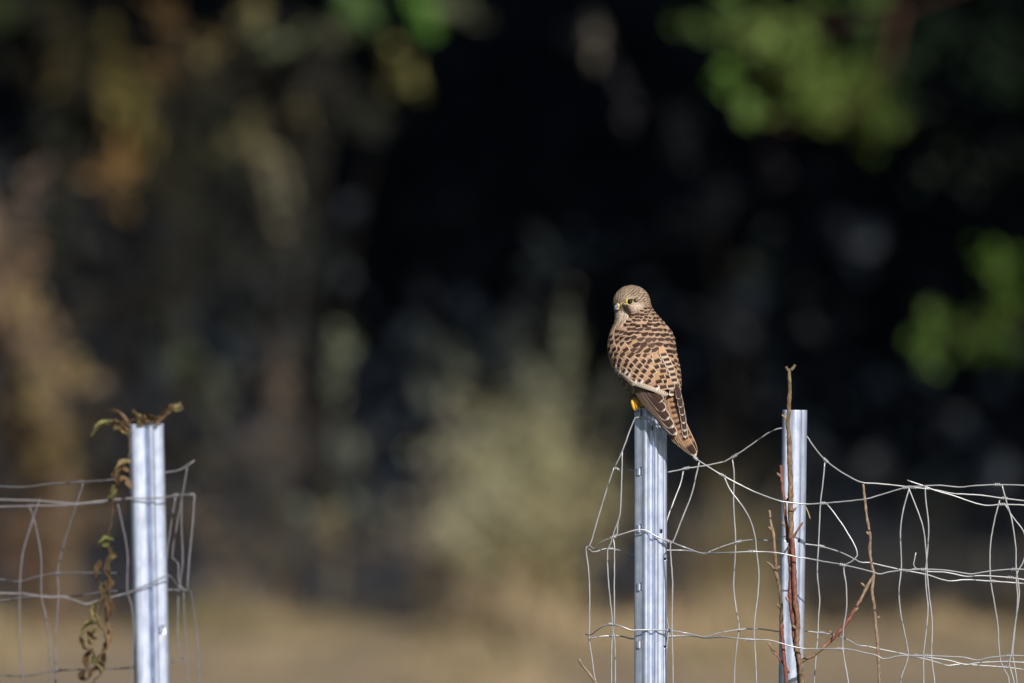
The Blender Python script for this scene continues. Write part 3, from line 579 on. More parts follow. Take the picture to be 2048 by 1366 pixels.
stem(yt, 'branch', 'p 1562,930 1563,950 1565,975 1568,1000 1571,1040 1576,1085', .0022, .0032, TW+.012, [RD, (.3, .15, .12), RD], buds=3)
stem(yt, 'branch', 'p 1538,1020 1541,1045 1547,1070 1549,1095 1551,1120 1554,1150 1560,1180 1562,1215 1562,1245 1563,1270', .0024, .0036, TW+.016, [GRY, GRY, BR, OLV, (.09, .07, .05), BR], buds=3)
stem(yt, 'branch', 'p 1533,1124 1545,1132 1551,1145 1555,1160', .0019, .0022, TW+.014, [GRY, BR], buds=0)
stem(yt, 'branch', 'p 1536,1284 1546,1300 1558,1316 1570,1332 1578,1345', .0018, .0024, TW-.006, [GRY, RD, BR], buds=1)
stem(yt, 'branch', 'p 1605,1044 1596,1058 1588,1072 1582,1086', .0017, .002, TW-.004, [RD, BR], buds=0)
stem(yt, 'branch', 'p 1726,968 1730,1000 1733,1030 1739,1060 1741,1078 1740,1100 1744,1130 1748,1150 1745,1180 1749,1215 1752,1245 1755,1290 1757,1330 1758,1366', .0022, .0040, .0, [GRY, GRY, BR, RD, RD, RD], buds=8, ground=True)
stem(yt, 'branch', 'p 1748,1152 1737,1168 1722,1198 1706,1224 1692,1248 1672,1272 1650,1292 1625,1312 1610,1318 1600,1326', .0027, .0036, lambda x, y: float(np.interp(x, [1600, 1750], [TW, 0])), [GRY, GRY, RD, RD, BR, BR], buds=4)
tw = empty('twig', Vector((W(1195, 1366, D0).x, D0+.02, 0)), 'single brown budded twig poking up below the looped mesh end', 'twig')
stem(tw, 'stem', 'p 1158,1319 1165,1332 1176,1346 1186,1360 1195,1372 1205,1400', .0025, .0034, .02, [GRY, BR, RD], ground=True, buds=3)
st = tr('5 725,1178 745,1225 760,1272'); V, Fc = tube_arrays(catmull([np.array(W(x, y, D0))+np.array([0, -.052, 0]) for x, y in st], 8), .0011, 5)
tag(mesh_np('straw', V, Fc, M_GRASS, None, np.broadcast_to(np.array([.5, .4, .24]), (len(V), 3))), 'short dry straw caught on the wire beside the twig post', 'straw')

# ------------------------------------------------------------------ withered bindweed on the left post
def vine():
    e = empty('withered_bindweed', Vector((W(215, 1366, DL).x, DL-.02, 0)), 'withered brown bindweed with curled leaves on the left steel post and its wires', 'vine')
    g, br, yl = np.array([.14, .145, .055]), np.array([.19, .125, .07]), np.array([.29, .235, .11])
    def st_(spec, r, dz):
        r *= .75
        P = [np.array(W(x, y, DL))+np.array([0, dz, 0]) for x, y in tr(spec)]; q = catmull(P, max(12, len(P)*7))
        q = q+np.stack([np.sin(np.arange(len(q))*1.1), np.cos(np.arange(len(q))*1.1), 0*np.arange(len(q))], 1)*.0016
        V, Fc = tube_arrays(q, r, 6); mesh_np('stem', V, Fc, M_DRYLEAF, e, np.broadcast_to(br*.8, (len(V), 3)))
    st_('8 430,205 480,165 540,150 590,150 640,135 700,150 750,140 800,95 850,70', .0016, -.012)
    st_('8 600,180 605,260 598,330 560,370 545,430 530,490', .0015, -.03)
    st_('8 500,700 515,760 490,830 515,900 480,960 450,1050 490,1130 505,1190 460,1250 470,1320 430,1366', .002, -.04)
    st_('8 530,490 520,600 505,700', .0012, -.04)
    st_('8 520,760 505,860 515,960 500,1060 515,1150', .0018, -.03)
    tail = [(x, y) for x, y in tr('8 430,1366')]
    P = [np.array(W(184, 1366, DL))+np.array([0, -.04, 0]), np.array(W(200, 1800, DL)), np.array((W(215, 1366, DL).x, DL-.02, 0))]
    V, Fc = tube_arrays(catmull(P, 20), .002, 6); mesh_np('stem', V, Fc, M_DRYLEAF, e, np.broadcast_to(br*.7, (len(V), 3)))
    def leaf(path, w, dz, col):
        """a curled, twisted ribbon leaf along a pixel path (region 8)"""
        P = catmull([np.array(W(x, y, DL))+np.array([0, dz+.004*math.sin(i*1.7), 0]) for i, (x, y) in enumerate(tr(path))], 12)
        T = np.gradient(P, axis=0); T /= np.linalg.norm(T, axis=1)[:, None]; V = []; tw0 = random.uniform(0, 3)
        for i in range(12):
            t = i/11; ang = tw0+t*2.2; s = np.cross(T[i], [0, 1, 0]); s /= np.linalg.norm(s)+1e-9; nn = np.cross(T[i], s)
            ww = w*(math.sin(math.pi*min(1, t*.9+.08))**.7)*.5; d = s*math.cos(ang*.5)+nn*math.sin(ang*.5); n2 = np.cross(T[i], d)
            V += [P[i]-d*ww+n2*ww*.5, P[i], P[i]+d*ww+n2*ww*.6]
        Fc = []
        for i in range(11):
            for j in range(2): Fc.append((i*3+j, i*3+j+1, i*3+4+j, i*3+3+j))
        mesh_np('leaf', np.array(V), Fc, M_DRYLEAF, e, np.broadcast_to(col, (len(V), 3))*RNG.uniform(.8, 1.2, (len(V), 1)))
    w = .0085
    for p, c in [('545,148 500,155 460,175 425,215', g*1.2+br*.3), ('600,155 570,120 530,100 492,92', br), ('590,180 560,165 535,155 515,150', br*1.1), ('600,205 575,195 545,180 530,188', yl*.7+br*.3),
                 ('650,150 640,125 625,108 612,100', yl), ('670,140 690,120 715,118 740,130', br*1.2), ('730,150 755,110 785,85 815,70', br*1.3), ('780,100 800,80 830,78 852,68', yl), ('650,160 660,140 668,128', br),
                 ('600,330 570,345 548,370 540,405', yl*.9), ('600,380 575,375 560,395 550,440', br), ('605,460 590,430 575,420 560,430', br*1.1), ('545,440 535,470 530,490 515,495', g*1.5), ('560,350 540,380 535,430', br*.8),
                 ('525,695 500,690 480,705 462,715', g*1.3), ('500,700 505,715 490,728 475,722', g), ('515,740 525,770 515,800 500,830', yl*.7), ('480,800 465,830 460,870 470,895', br*.9), ('500,830 515,870 522,910 510,945', br*1.1), ('490,900 488,930 500,950', yl*.6),
                 ('450,985 445,1020 455,1050 470,1070', yl*.9), ('500,970 515,1010 510,1060 500,1090', br), ('470,1090 430,1085 395,1105 375,1145', g*.8+br*.5), ('375,1145 385,1175 410,1190 430,1200', yl*.6+br*.4), ('440,1110 425,1140 430,1170 445,1185', yl), ('420,1130 440,1150 460,1160', br),
                 ('500,1080 525,1110 525,1160 500,1200', br*1.2), ('515,1150 505,1190 490,1210 478,1215', br), ('440,1215 415,1235 405,1275 400,1300', br*.8), ('470,1230 465,1260 480,1290 490,1310', yl*.8), ('440,1220 450,1250 445,1290', g), ('400,1300 390,1330 410,1355', br*.7), ('460,1290 440,1310 425,1340', br*.9), ('485,1220 480,1270 470,1300', br)]:
        for _ in range(3):
          pj = ' '.join('%.1f,%.1f' % (float(t.split(',')[0])+random.uniform(-14, 14)*(_ > 0), float(t.split(',')[1])+random.uniform(-14, 14)*(_ > 0)) for t in p.split())
          leaf('8 '+pj, w*random.uniform(.8, 1.4), -.012 if float(p.split(',')[1].split()[0]) < 240 else -.035+random.uniform(-.012, .012), np.array(c)*(1 if _ == 0 else random.uniform(.7, 1.2)))
vine()
# ------------------------------------------------------------------ the kestrel
# modelled in photograph pixels: x right, y down, d towards the camera, all at K metres per pixel
BD = -25.0
def BW(p):
    p = np.asarray(p, float); q = np.empty_like(p)
    q[..., 0] = (p[..., 0]-1024)*K; q[..., 1] = D0-(p[..., 2]+BD)*K; q[..., 2] = CH+(HZ-p[..., 1])*K; return q
TAB = np.array([(607, 1227, 1300, 35, 5), (620, 1230.5, 1305, 35, 6), (633, 1231, 1316, 37, 8), (645, 1229.5, 1327, 41, 11), (661, 1222.5, 1340, 47, 15), (675, 1217.5, 1346, 51, 18),
    (695, 1215.5, 1348, 54, 21), (717, 1219, 1352, 54, 25), (734, 1226, 1355, 52, 29), (750, 1234, 1356, 48, 33), (767, 1243, 1356, 44, 37), (781, 1256, 1354, 38, 41), (790, 1270, 1351, 32, 44), (797, 1290, 1346, 22, 47), (803, 1312, 1338, 8, 50)])
_y = np.linspace(607, 803, 400)
_t = [np.interp(_y, TAB[:, 0], TAB[:, i]) for i in range(1, 5)]
_k = np.exp(-np.linspace(-2, 2, 25)**2); _k /= _k.sum()
_t = [np.convolve(np.pad(a, 12, mode='reflect', reflect_type='odd'), _k, 'valid') for a in _t]
def ring(y):
    xl, xr, b, dc = [np.interp(y, _y, a) for a in _t]; return (xl+xr)/2, (xr-xl)/2, b, dc
HC = ring(607)                       # head ellipsoid: centre x, half width, half depth, depth
HR = 35.5
def project(P):
    """push points onto the body surface; returns points and outward normals"""
    P = np.asarray(P, float); out = P.copy(); N = np.zeros_like(P)
    y = np.clip(P[:, 1], 607, 802.9); cx, a, b, dc = ring(y)
    vx, vd = (P[:, 0]-cx)/np.maximum(a, 2), (P[:, 2]-dc)/np.maximum(b, 2); r = np.sqrt(vx**2+vd**2)+1e-9
    out[:, 0] = cx+vx/r*a; out[:, 2] = dc+vd/r*b; out[:, 1] = P[:, 1]
    N[:, 0] = vx/r/np.maximum(a, 2); N[:, 2] = vd/r/np.maximum(b, 2); N /= np.linalg.norm(N, axis=1)[:, None]+1e-9
    h = P[:, 1] < 607
    if h.any():
        c = np.array([HC[0], 607, HC[3]]); sc = np.array([HC[1], HR, HC[2]]); q = (P[h]-c)/sc; q /= np.linalg.norm(q, axis=1)[:, None]+1e-9
        out[h] = c+q*sc; n = q/sc; N[h] = n/np.linalg.norm(n, axis=1)[:, None]
    return out, N
kes = empty('kestrel', BW([1290, 812, 0+25]), 'brown barred female kestrel perched with its back turned, head looking left', 'bird')

def body():
    mb = []; na = 48; th = np.linspace(0, 2*np.pi, na, endpoint=False); rings = []
    for t in np.linspace(.12, np.pi/2, 12)[:-1]:
        rings.append(np.stack([HC[0]+(HC[1]-2)*np.sin(t)*np.sin(th), np.full(na, 607-(HR-2)*np.cos(t)), HC[3]+(HC[2]-2)*np.sin(t)*np.cos(th)], 1))
    for y in np.linspace(607, 802, 60):
        cx, a, b, dc = ring(y); sh = 2+np.interp(y, [760, 785], [0, 7]); a = max(a-sh, 1.5); b = max(b-sh, 1.5)
        rings.append(np.stack([cx+a*np.sin(th), np.full(na, y), dc+b*np.cos(th)], 1))
    V = np.vstack(rings); m = len(rings)
    Fc = [(i*na+j, i*na+(j+1) % na, (i+1)*na+(j+1) % na, (i+1)*na+j) for i in range(m-1) for j in range(na)]
    Fc += [tuple(range(na-1, -1, -1)), tuple((m-1)*na+j for j in range(na))]
    col = np.where((V[:, 1] > 760)[:, None], np.array([[.16, .12, .10]]), np.array([[.30, .21, .15]]))
    mesh_np('body', BW(V), Fc, M_FEATHER, kes, col)
body()
DK, BF, PL, WHT = np.array([.042, .025, .021]), np.array([.40, .262, .175]), np.array([.62, .49, .38]), np.array([.74, .66, .58])
UU = np.array([-1, -.86, -.72, -.4, 0, .4, .72, .86, 1]); VV = np.array([0, .25, .5, .56, .62, .68, .74, .79, .84, .88, .92, .96, 1.0])
def width(v, tip=.72, base=.55):
    w = base+(1-base)*np.clip(v/.5, 0, 1); k = np.clip((v-tip)/(1-tip), 0, 1); return w*np.sqrt(np.maximum(1-k**2.4, .0))
def feather(mb, tip, flow, L, Wd, lift, colf, uu=UU, vv=VV, tipk=.72, extra=0., tilt=.5):
    """tip: exposed end (x,y,d) near the surface; flow: direction of growth (3-vector)"""
    p, n = project(np.array([tip])); p, n = p[0], n[0]
    f = np.asarray(flow, float); f = f-n*np.dot(f, n); f /= np.linalg.norm(f)+1e-9; s = np.cross(n, f)
    if s[0] < 0: s = -s
    U, Vg = np.meshgrid(uu, vv); w = width(Vg, tipk)*Wd
    P = p+((Vg-1)*L)[..., None]*f+(U*w)[..., None]*s
    sh = P.shape; Q, Nn = project(P.reshape(-1, 3))
    lf = (extra+lift*Vg+tilt*U*Vg-.35*lift*np.abs(U)**3*Vg).reshape(-1, 1)
    Q = Q+Nn*lf; C = colf(U.ravel(), Vg.ravel())
    nu, nv = len(uu), len(vv)
    mb.add(BW(Q), [(i*nu+j, i*nu+j+1, (i+1)*nu+j+1, (i+1)*nu+j) for i in range(nv-1) for j in range(nu-1)], C)
def sm(x, a, b): return np.clip((x-a)/(b-a), 0, 1)
def c_mantle(seed, wide=0.):
    r = random.Random(seed); k = r.uniform(.82, 1.15); bw = r.uniform(.88, 1.2); w1 = r.uniform(.83, .93); dk = DK*r.uniform(.75, 1.6); ar = r.uniform(.0, .2); bf = BF*k*np.array([1, r.uniform(.92, 1.06), r.uniform(.85, 1.1)])
    bw += .3*wide; w1 += .045*wide; dk = dk*(1+.5*wide)
    def f(u, v):
        au = np.abs(u); dark = (sm(v, .555, .60)*(1-sm(v, w1-ar*au, w1+.04-ar*au))*(1-sm(au, bw-.12, bw)))[:, None]
        edge = np.maximum(sm(v, .90, .99)*.75, sm(au, .9, 1)*.55)[:, None]
        return (bf*(1-edge)+PL*edge)*(1-dark)+dk*dark
    return f
def c_covert(seed, white=0.):
    r = random.Random(seed); k = r.uniform(.85, 1.15); dk = DK*r.uniform(.8, 1.6); bf = BF*k*np.array([1.04, r.uniform(.94, 1.04), r.uniform(.85, 1.05)])
    def f(u, v):
        au = np.abs(u); dark = (sm(v, .54, .58)*(1-sm(v, .84, .87))*(1-sm(au, .74, .86)))[:, None]
        edge = np.maximum(sm(v, .92, .99)*.6, sm(au, .72, .9)*.8)[:, None]; c = (bf*(1-edge)+PL*edge)*(1-dark)+dk*dark
        wh = (white*np.maximum(sm(v, .74, .86), sm(au, .8, .95)*sm(v, .6, .8)))[:, None]; return c*(1-wh)+WHT*wh
    return f
def c_breast(seed):
    r = random.Random(seed); k = r.uniform(.8, 1.15)
    def f(u, v):
        au = np.abs(u); dark = (sm(v, .5, .6)*(1-sm(v, .86, .96))*(1-sm(au, .3, .55)))[:, None]*.8
        return np.array([.40, .30, .225])*k*(1-dark)+np.array([.10, .07, .055])*dark
    return f
def c_neck(seed):
    r = random.Random(seed); k = r.uniform(.85, 1.1); dk = r.uniform(.5, .95)
    def f(u, v):
        dark = (sm(v, .4, .55)*(1-sm(v, .86, .95))*(1-sm(np.abs(u), .15, .5)))[:, None]*dk
        return np.array([.60, .48, .385])*k*(1-dark)+np.array([.13, .085, .065])*dark
    return f
def c_flank(seed):
    r = random.Random(seed); k = r.uniform(.8, 1.2)
    def f(u, v):
        au = np.abs(u); pale = np.maximum(sm(v, .86, .97), sm(au, .6, .9)*.8*sm(v, .5, .8))[:, None]
        return np.array([.19, .14, .115])*k*(1-pale)+np.array([.58, .49, .42])*pale
    return f
# lower edge of the folded wing coverts
EX = np.array([1200, 1228, 1237, 1249.5, 1272, 1291, 1311, 1330, 1340, 1347, 1358, 1380]); EY = np.array([722, 735, 742, 750, 768, 774, 781, 790.6, 791, 788, 778, 760])
def flow_at(x, y):
    # image-plane flow (right, down); the left wing feathers run towards the tail
    t = np.clip((y-672)/55, 0, 1)*np.clip((1332-x)/40, 0, 1); ang = math.radians(6+44*t)
    if x > 1335: ang = math.radians(-4)
    if y < 672: ang = math.radians(-12+20*np.clip((x-1235)/90, 0, 1))
    return np.array([math.sin(ang), math.cos(ang), .12])
mant, cov, bre, flk = MB(), MB(), MB(), MB(); sd = 0
ys = np.arange(636, 802, 1.0); y = 620.0; row = 0
while y < 801:
    sp = np.interp(y, [625, 660, 690, 720], [6.2, 9.4, 11.4, 10.4]); cx, a, b, dc = ring(y)
    per = np.pi*(3*(a+b)-math.sqrt((3*a+b)*(a+3*b))); ws = np.interp(y, [625, 660, 700], [7.6, 12.0, 13.2]); n = max(6, int(per/ws))
    for i in range(n):
        th = (i+.5*(row % 2)+random.uniform(-.2, .2))*2*np.pi/n; th = (th+np.pi) % (2*np.pi)-np.pi
        yy = y+random.uniform(-2.0, 2.0)+5*math.sin(th)*(y > 660)*.6
        x = cx+a*math.sin(th); d = dc+b*math.cos(th); deg = math.degrees(th); sd += 1
        if y < 640 and x < 1290-(y-620)*2.2: continue
        if deg < -66 or deg > 112:
            if y > 640:
                feather(bre if y < 745 else flk, (x, yy, d), (.25, 1, -.1), sp*2.4, ws*.72, 2.0, (c_breast if y < 745 else c_flank)(sd), tipk=.6)
            continue
        edge = float(np.interp(x, EX, EY))
        if yy > edge+1.5:
            if x < 1283: feather(flk, (x, yy+3, d), (.25, 1, 0), sp*2.6, ws*.5, 1.5, c_flank(sd), tipk=.55, extra=-1.5)
            continue
        f = flow_at(x, yy); dist = edge-yy
        if yy < 664 and x < 1257-(yy-640)*.5:
            feather(bre, (x, yy, d), (-.05, 1, 0), 17, 4.2, 2.0, c_neck(sd), tipk=.6, extra=1.); continue
        if yy < 700 and x > 1228 or (x > 1262 and yy < 722):
            feather(mant, (x, yy, d), f, sp*2.35, ws*.70, 2.6, c_mantle(sd, math.exp(-(((x-1292)/34)**2+((yy-695)/30)**2)**1.5)), extra=2.0*np.clip((y-640)/40, 0, 1))
        else:
            feather(cov, (x, yy, d), f, sp*2.4, ws*.62, 2.6, c_covert(sd, 1.0 if dist < 7 else 0.), extra=3.2+2.0*np.clip((y-735)/40, 0, 1), tipk=.8)
    y += sp; row += 1
# explicit white-edged row along the lower wing edge, left wing then right wing
for x in np.arange(1236, 1332, 3.4):
    yy = float(np.interp(x, EX, EY)); cx, a, b, dc = ring(yy); d = dc+b*math.sqrt(max(0, 1-((x-cx)/a)**2)); sd += 1
    feather(cov, (x, yy, d), (.88, .5, .1), 21, 4.0, 1.2, c_covert(sd, .7), extra=4.4+2.0*np.clip((yy-735)/40, 0, 1), tipk=.8)
for x, yy in [(1337, 792), (1342, 791), (1347, 788), (1351, 785), (1355, 780)]:
    cx, a, b, dc = ring(yy); d = dc+b*math.sqrt(max(0, 1-min(.98, ((x-cx)/a)**2))); sd += 1
    feather(cov, (x, yy, d), (-.1, 1, .1), 24, 5.4, 1.2, c_covert(sd, 1.), extra=6.2, tipk=.8)
# right scapular/tertial fold: a dark seam with a white-tipped ladder beside it
for k_, (x, yy) in enumerate([(1326, 716), (1331, 726), (1335, 735), (1339, 745), (1342, 756), (1344, 767), (1338, 779), (1347, 778)]):
    cx, a, b, dc = ring(yy); d = dc+b*math.sqrt(max(0, 1-((x-cx)/a)**2)); sd += 1
    feather(cov, (x, yy, d), (.25, 1, .1), 23, 8.5, 1.6, c_covert(sd, .45), extra=5.6+.3*k_, tipk=.75)
for bld, nm in ((mant, 'mantle_feathers'), (cov, 'wing_covert_feathers'), (bre, 'breast_feathers'), (flk, 'flank_feathers')):
    o = bld.build(nm, M_FEATHER, kes); o['kind'] = 'stuff'

# head plumage
def head_feathers():
    mb = MB(); c = np.array([HC[0], 607, HC[3]]); sc = np.array([HC[1], HR, HC[2]]); n = 560; ga = math.pi*(3-math.sqrt(5))
    fa = math.radians(-48); bill = c+np.array([math.sin(fa)*HC[1], 5, math.cos(fa)*HC[2]])
    uu = np.array([-1, -.4, 0, .4, 1]); vv = np.array([0, .45, .62, .8, .92, 1.0])
    pts = []
    for i in range(n):
        z = 1-2*(i+.5)/n; r = math.sqrt(1-z*z); p = np.array([r*math.cos(i*ga), -z, r*math.sin(i*ga)])
        if p[1] > .02: continue
        pts.append(c+p*sc)
    y = 609
    while y < 646:
        cx, a, b, dc = ring(y); m = int(2*np.pi*(a+b)/2/4.4)
        for i in range(m):
            th = (i+random.random()*.6)*2*np.pi/m; pts.append(np.array([cx+a*math.sin(th), y+random.uniform(-1, 1), dc+b*math.cos(th)]))
        y += 4.4
    for i, p in enumerate(pts):
        x, y, d = p; fr = d > HC[3]-6
        if fr and ((x-1259)/8.4)**2+((y-603)/7.2)**2 < 1: continue
        if np.linalg.norm(p-bill) < 9: continue
        f = (p-bill); f = f/np.linalg.norm(f)*1.0+np.array([.1, .35 if y > 607 else .0, 0])*np.clip((y-600)/20, 0, 1.6)
        rr = random.Random(i); base = np.array([.35, .255, .18])*rr.uniform(.65, 1.2); st = np.array([.035, .024, .019]); sk = .95; pale = np.array([.60, .48, .37])
        if y > 624 and x > 1262: base = np.array([.40, .27, .18])*rr.uniform(.7, 1.15); sk = .9
        if fr:
            ck = math.exp(-(((x-1276)/14)**2+((y-614)/11)**2)**1.5); base = base*(1-ck)+np.array([.50, .40, .345])*ck*rr.uniform(.9, 1.1)+0; sk *= 1-.85*ck
            su = math.exp(-(((x-1262)/14)**2+((y-594.5)/2.6)**2)); base = base*(1-su)+np.array([.46, .36, .29])*su; sk *= 1-.7*su
            th = math.exp(-(((x-1243)/12)**2+((y-632)/7)**2)**1.6); base = base*(1-th)+np.array([.60, .50, .42])*th; sk *= 1-.95*th
            lo = math.exp(-(((x-1248)/6)**2+((y-609)/5)**2)**1.5); base = base*(1-lo)+np.array([.56, .45, .29])*lo; sk *= 1-.9*lo
            po = math.exp(-(((x-1272)/7.5)**2+((y-598.0)/2.8)**2)); po = min(1, po*1.4); base = base*(1-po)+np.array([.06, .042, .034])*po
            mx_ = 1250+(y-612)*.75; mo = math.exp(-(((x-mx_)/6.5)**2))*np.clip((y-609)/5, 0, 1)*np.clip((633-y)/6, 0, 1); mo = min(1, mo*1.5); base = base*(1-mo*.95)+np.array([.06, .04, .034])*mo*.95; sk *= 1-mo
            dkn = math.exp(-(((x-1278)/4)**2+((y-626)/3)**2)); base = base*(1-dkn*.8)+np.array([.08, .06, .055])*dkn*.8
            nk = math.exp(-(((x-1243)/13)**2+((y-648)/7)**2)**1.5); base = base*(1-nk)+np.array([.56, .46, .38])*nk
        def cf(u, v, base=base, st=st, sk=sk):
            s_ = (sk*(1-sm(np.abs(u), .1, .55))*sm(v, .3, .5)*(1-sm(v, .93, 1)))[:, None]; e_ = (np.maximum(sm(np.abs(u), .35, .9), sm(v, .9, 1))*.7)[:, None]
            return (base*(1-e_)+pale*base.mean()/.30*e_)*(1-s_)+st*s_
        feather(mb, p, f+np.array([rr.uniform(-.2,.2), rr.uniform(-.2,.2), 0]), 13.5, 3.1, 1.7, cf, uu, vv, tipk=.4, tilt=.25, extra=rr.uniform(-.3, .4))
    for k_, (x, y) in enumerate([(1250, 616), (1253, 619), (1252, 623), (1256, 622), (1255, 627), (1259, 626), (1258, 631), (1262, 630), (1261, 634), (1257, 618)]):
        cx, a, b_, dc = ring(y); d = dc+b_*math.sqrt(max(0, 1-((x-cx)/a)**2)); kk = .8+.04*k_
        feather(mb, (x, y, d), (.5, 1, 0), 10, 2.6, 1.2, lambda u, v, kk=kk: np.array([.030, .021, .018])*kk*np.ones((len(u), 1))*(1+.5*np.abs(u))[:, None], uu, vv, tipk=.4, tilt=.2, extra=1.3)
    for k_, (x, y) in enumerate([(1270, 597.5), (1274, 598.5), (1278, 600), (1282, 602)]):
        feather(mb, (x, y, 60), (1, .25, -.3), 8, 1.9, .8, lambda u, v: np.array([.035, .024, .02])*np.ones((len(u), 1)), uu, vv, tipk=.4, tilt=.2, extra=1.3)
    o = mb.build('head_feathers', M_FEATHER, kes); o['kind'] = 'stuff'
    # small ruffled crest feathers standing off the hind crown
    # bill
    f = np.array([math.sin(fa), .02, math.cos(fa)]); up = np.array([0, -1., 0]); side = np.cross(f, up)
    def loft(path, rad, col, name):
        V = []; C = []; n_ = 12
        for (a_, h_), (rh, rw), cc in zip(path, rad, col):
            for q in range(n_):
                t = 2*np.pi*q/n_; V.append(bill+f*a_+up*(h_+rh*math.cos(t))+side*rw*math.sin(t)); C.append(cc)
        m = len(path); Fc = [(i*n_+j, i*n_+(j+1) % n_, (i+1)*n_+(j+1) % n_, (i+1)*n_+j) for i in range(m-1) for j in range(n_)]+[tuple(range(n_-1, -1, -1)), tuple((m-1)*n_+j for j in range(n_))]
        return mesh_np(name, BW(np.array(V)), Fc, M_BEAK, kes, np.array(C))
    Yl, Bl, Bk = (.62, .46, .12), (.13, .175, .22), (.02, .024, .03)
    loft([(-4, 1), (0, 1.0), (2.4, .8), (3.4, .5)], [(6.0, 5.6), (5.6, 5.0), (4.8, 3.9), (4.0, 3.2)], [Yl, Yl, Yl, Yl], 'cere')
    loft([(1, .3), (3.6, .2), (6.6, -.6), (9.0, -2.8), (10.4, -6.0), (10.6, -9.6), (10.1, -11.4)], [(4.4, 3.6), (4.2, 3.2), (3.9, 2.8), (3.4, 2.2), (2.5, 1.6), (1.4, .9), (.3, .3)], [Bl, Bl, Bl, (.13, .165, .21), (.05, .06, .08), Bk, Bk], 'beak')
    loft([(0, -5.0), (3, -5.4), (6, -6.2), (8, -6.6)], [(2.8, 3.6), (2.6, 3.2), (1.9, 2.2), (.6, .8)], [Yl, (.45, .42, .3), Bl, Bl], 'lower_mandible')
    # eyes
    for az, nm in ((-6.5, 'eye'), (-114, 'eye')):
        t = math.radians(az); dirv = np.array([math.sin(t), -.11, math.cos(t)]); pe = c+dirv*sc*.965; nrm = dirv/np.linalg.norm(dirv)
        s_ = np.cross(nrm, [0, 1, 0]); s_ /= np.linalg.norm(s_); u_ = np.cross(nrm, s_)
        V = []; Fc = []; n_ = 18
        for a_ in np.linspace(0, np.pi*.62, 9):
            for q in range(n_):
                b_ = 2*np.pi*q/n_; V.append(pe+nrm*(6.2*math.cos(a_)-1.6)+(s_*math.cos(b_)+u_*math.sin(b_))*6.2*math.sin(a_))
        Fc = [(i*n_+j, i*n_+(j+1) % n_, (i+1)*n_+(j+1) % n_, (i+1)*n_+j) for i in range(8) for j in range(n_)]
        eo = mesh_np(nm, BW(np.array(V)), Fc, M_EYE, kes)
        P = [pe+nrm*(.4-.02*abs(math.cos(b_)))+s_*(6.5*math.cos(b_)*1.1+(.9 if False else 0))+u_*6.1*math.sin(b_) for b_ in np.linspace(0, 2*np.pi, 25)]
        V, Fc = tube_arrays(BW(np.array(P)), 1.05*K, 7, cap=False); mesh_np('orbital_ring', V, Fc, M_RING, eo)
        # bare yellow patch in front of the eye
        fw = -s_ if np.dot(s_, f) < 0 else s_
        P = [pe+fw*4.5+nrm*.2, pe+fw*7.2+nrm*.1+u_*-.0, pe+fw*9.4-nrm*1.2]
        V, Fc = tube_arrays(BW(catmull(P, 6)), np.array([2.6, 2.5, 2.1, 1.6, 1.0, .4])*K, 8); mesh_np('lore', V, Fc, M_RING, eo)
head_feathers()

# flight and tail feathers: each one its own piece
def long_feather(name, parent, path, hw, colf, conv=2.5, nv=34, base_w=.7, tip=.86, twist=0.):
    P = catmull(np.array(path, float), nv); T = np.gradient(P, axis=0); uu = np.array([-1, -.93, -.84, -.6, -.3, -.06, 0, .06, .3, .6, .84, .93, 1]); V = []; C = []
    L = np.r_[0, np.cumsum(np.linalg.norm(np.diff(P, axis=0), axis=1))]; vv = L/L[-1]
    for i in range(nv):
        t = T[i]/np.linalg.norm(T[i]); s = np.array([t[1], -t[0], 0]); s /= np.linalg.norm(s)+1e-9
        if s[0] < 0: s = -s
        w = hw*(base_w+(1-base_w)*min(1, vv[i]/.4)); k_ = max(0, (vv[i]-tip)/(1-tip)); w *= math.sqrt(max(0.0, 1-k_**2.2))
        for u in uu:
            p = P[i]+s*u*w; p[2] += -conv*u*u+twist*u+(.35 if abs(u) < .03 else 0); V.append(p)
    U, Vg = np.meshgrid(uu, vv); C = colf(U.ravel(), Vg.ravel(), L[-1]); nu = len(uu)
    return mesh_np(name, BW(np.array(V)), [(i*nu+j, i*nu+j+1, (i+1)*nu+j+1, (i+1)*nu+j) for i in range(nv-1) for j in range(nu-1)], M_FEATHER, parent, C)
PD, PE = np.array([.052, .031, .026]), np.array([.25, .19, .155])
def c_prim(tipw=.93):
    def f(u, v, L):
        au = np.abs(u); e = (sm(au, .82, .92)*.8)[:, None]; c = PD*(1-e)+PE*e; sh = (1-sm(au, .02, .06))[:, None]*.5; c = c*(1-sh)+np.array([.11, .08, .065])*sh
        w = np.maximum(sm(v, tipw, tipw+.035), sm(au, .86, .95)*sm(v, .74, .9))[:, None]; return c*(1-w)+WHT*w
    return f
def c_tail(tone, dark=1., spot=.0, cream=True, ph=0.):
    def f(u, v, L):
        base = np.array([.35, .20, .12])*tone; s = v*L+ph; m = (s % 11.5)/11.5
        b = (sm(m, .06, .16)*(1-sm(m, .54, .66)))*(1-sm(np.abs(u+spot), .62, .86)); b = b*(v < .79)*dark
        st = sm(v, .80, .83)*(1-sm(v, .955, .975))*(1-sm(np.abs(u), .84, .95)); b = np.maximum(b, st)[:, None]
        e = np.maximum(sm(np.abs(u), .86, .96)*.7, sm(v, .955, .975))[:, None]; c = base*(1-e)+np.array([.66, .52, .37])*e
        return c*(1-b)+np.array([.04, .026, .022])*b
    return f
lw = bpy.data.objects.new('folded_wing', None); link(lw, kes)
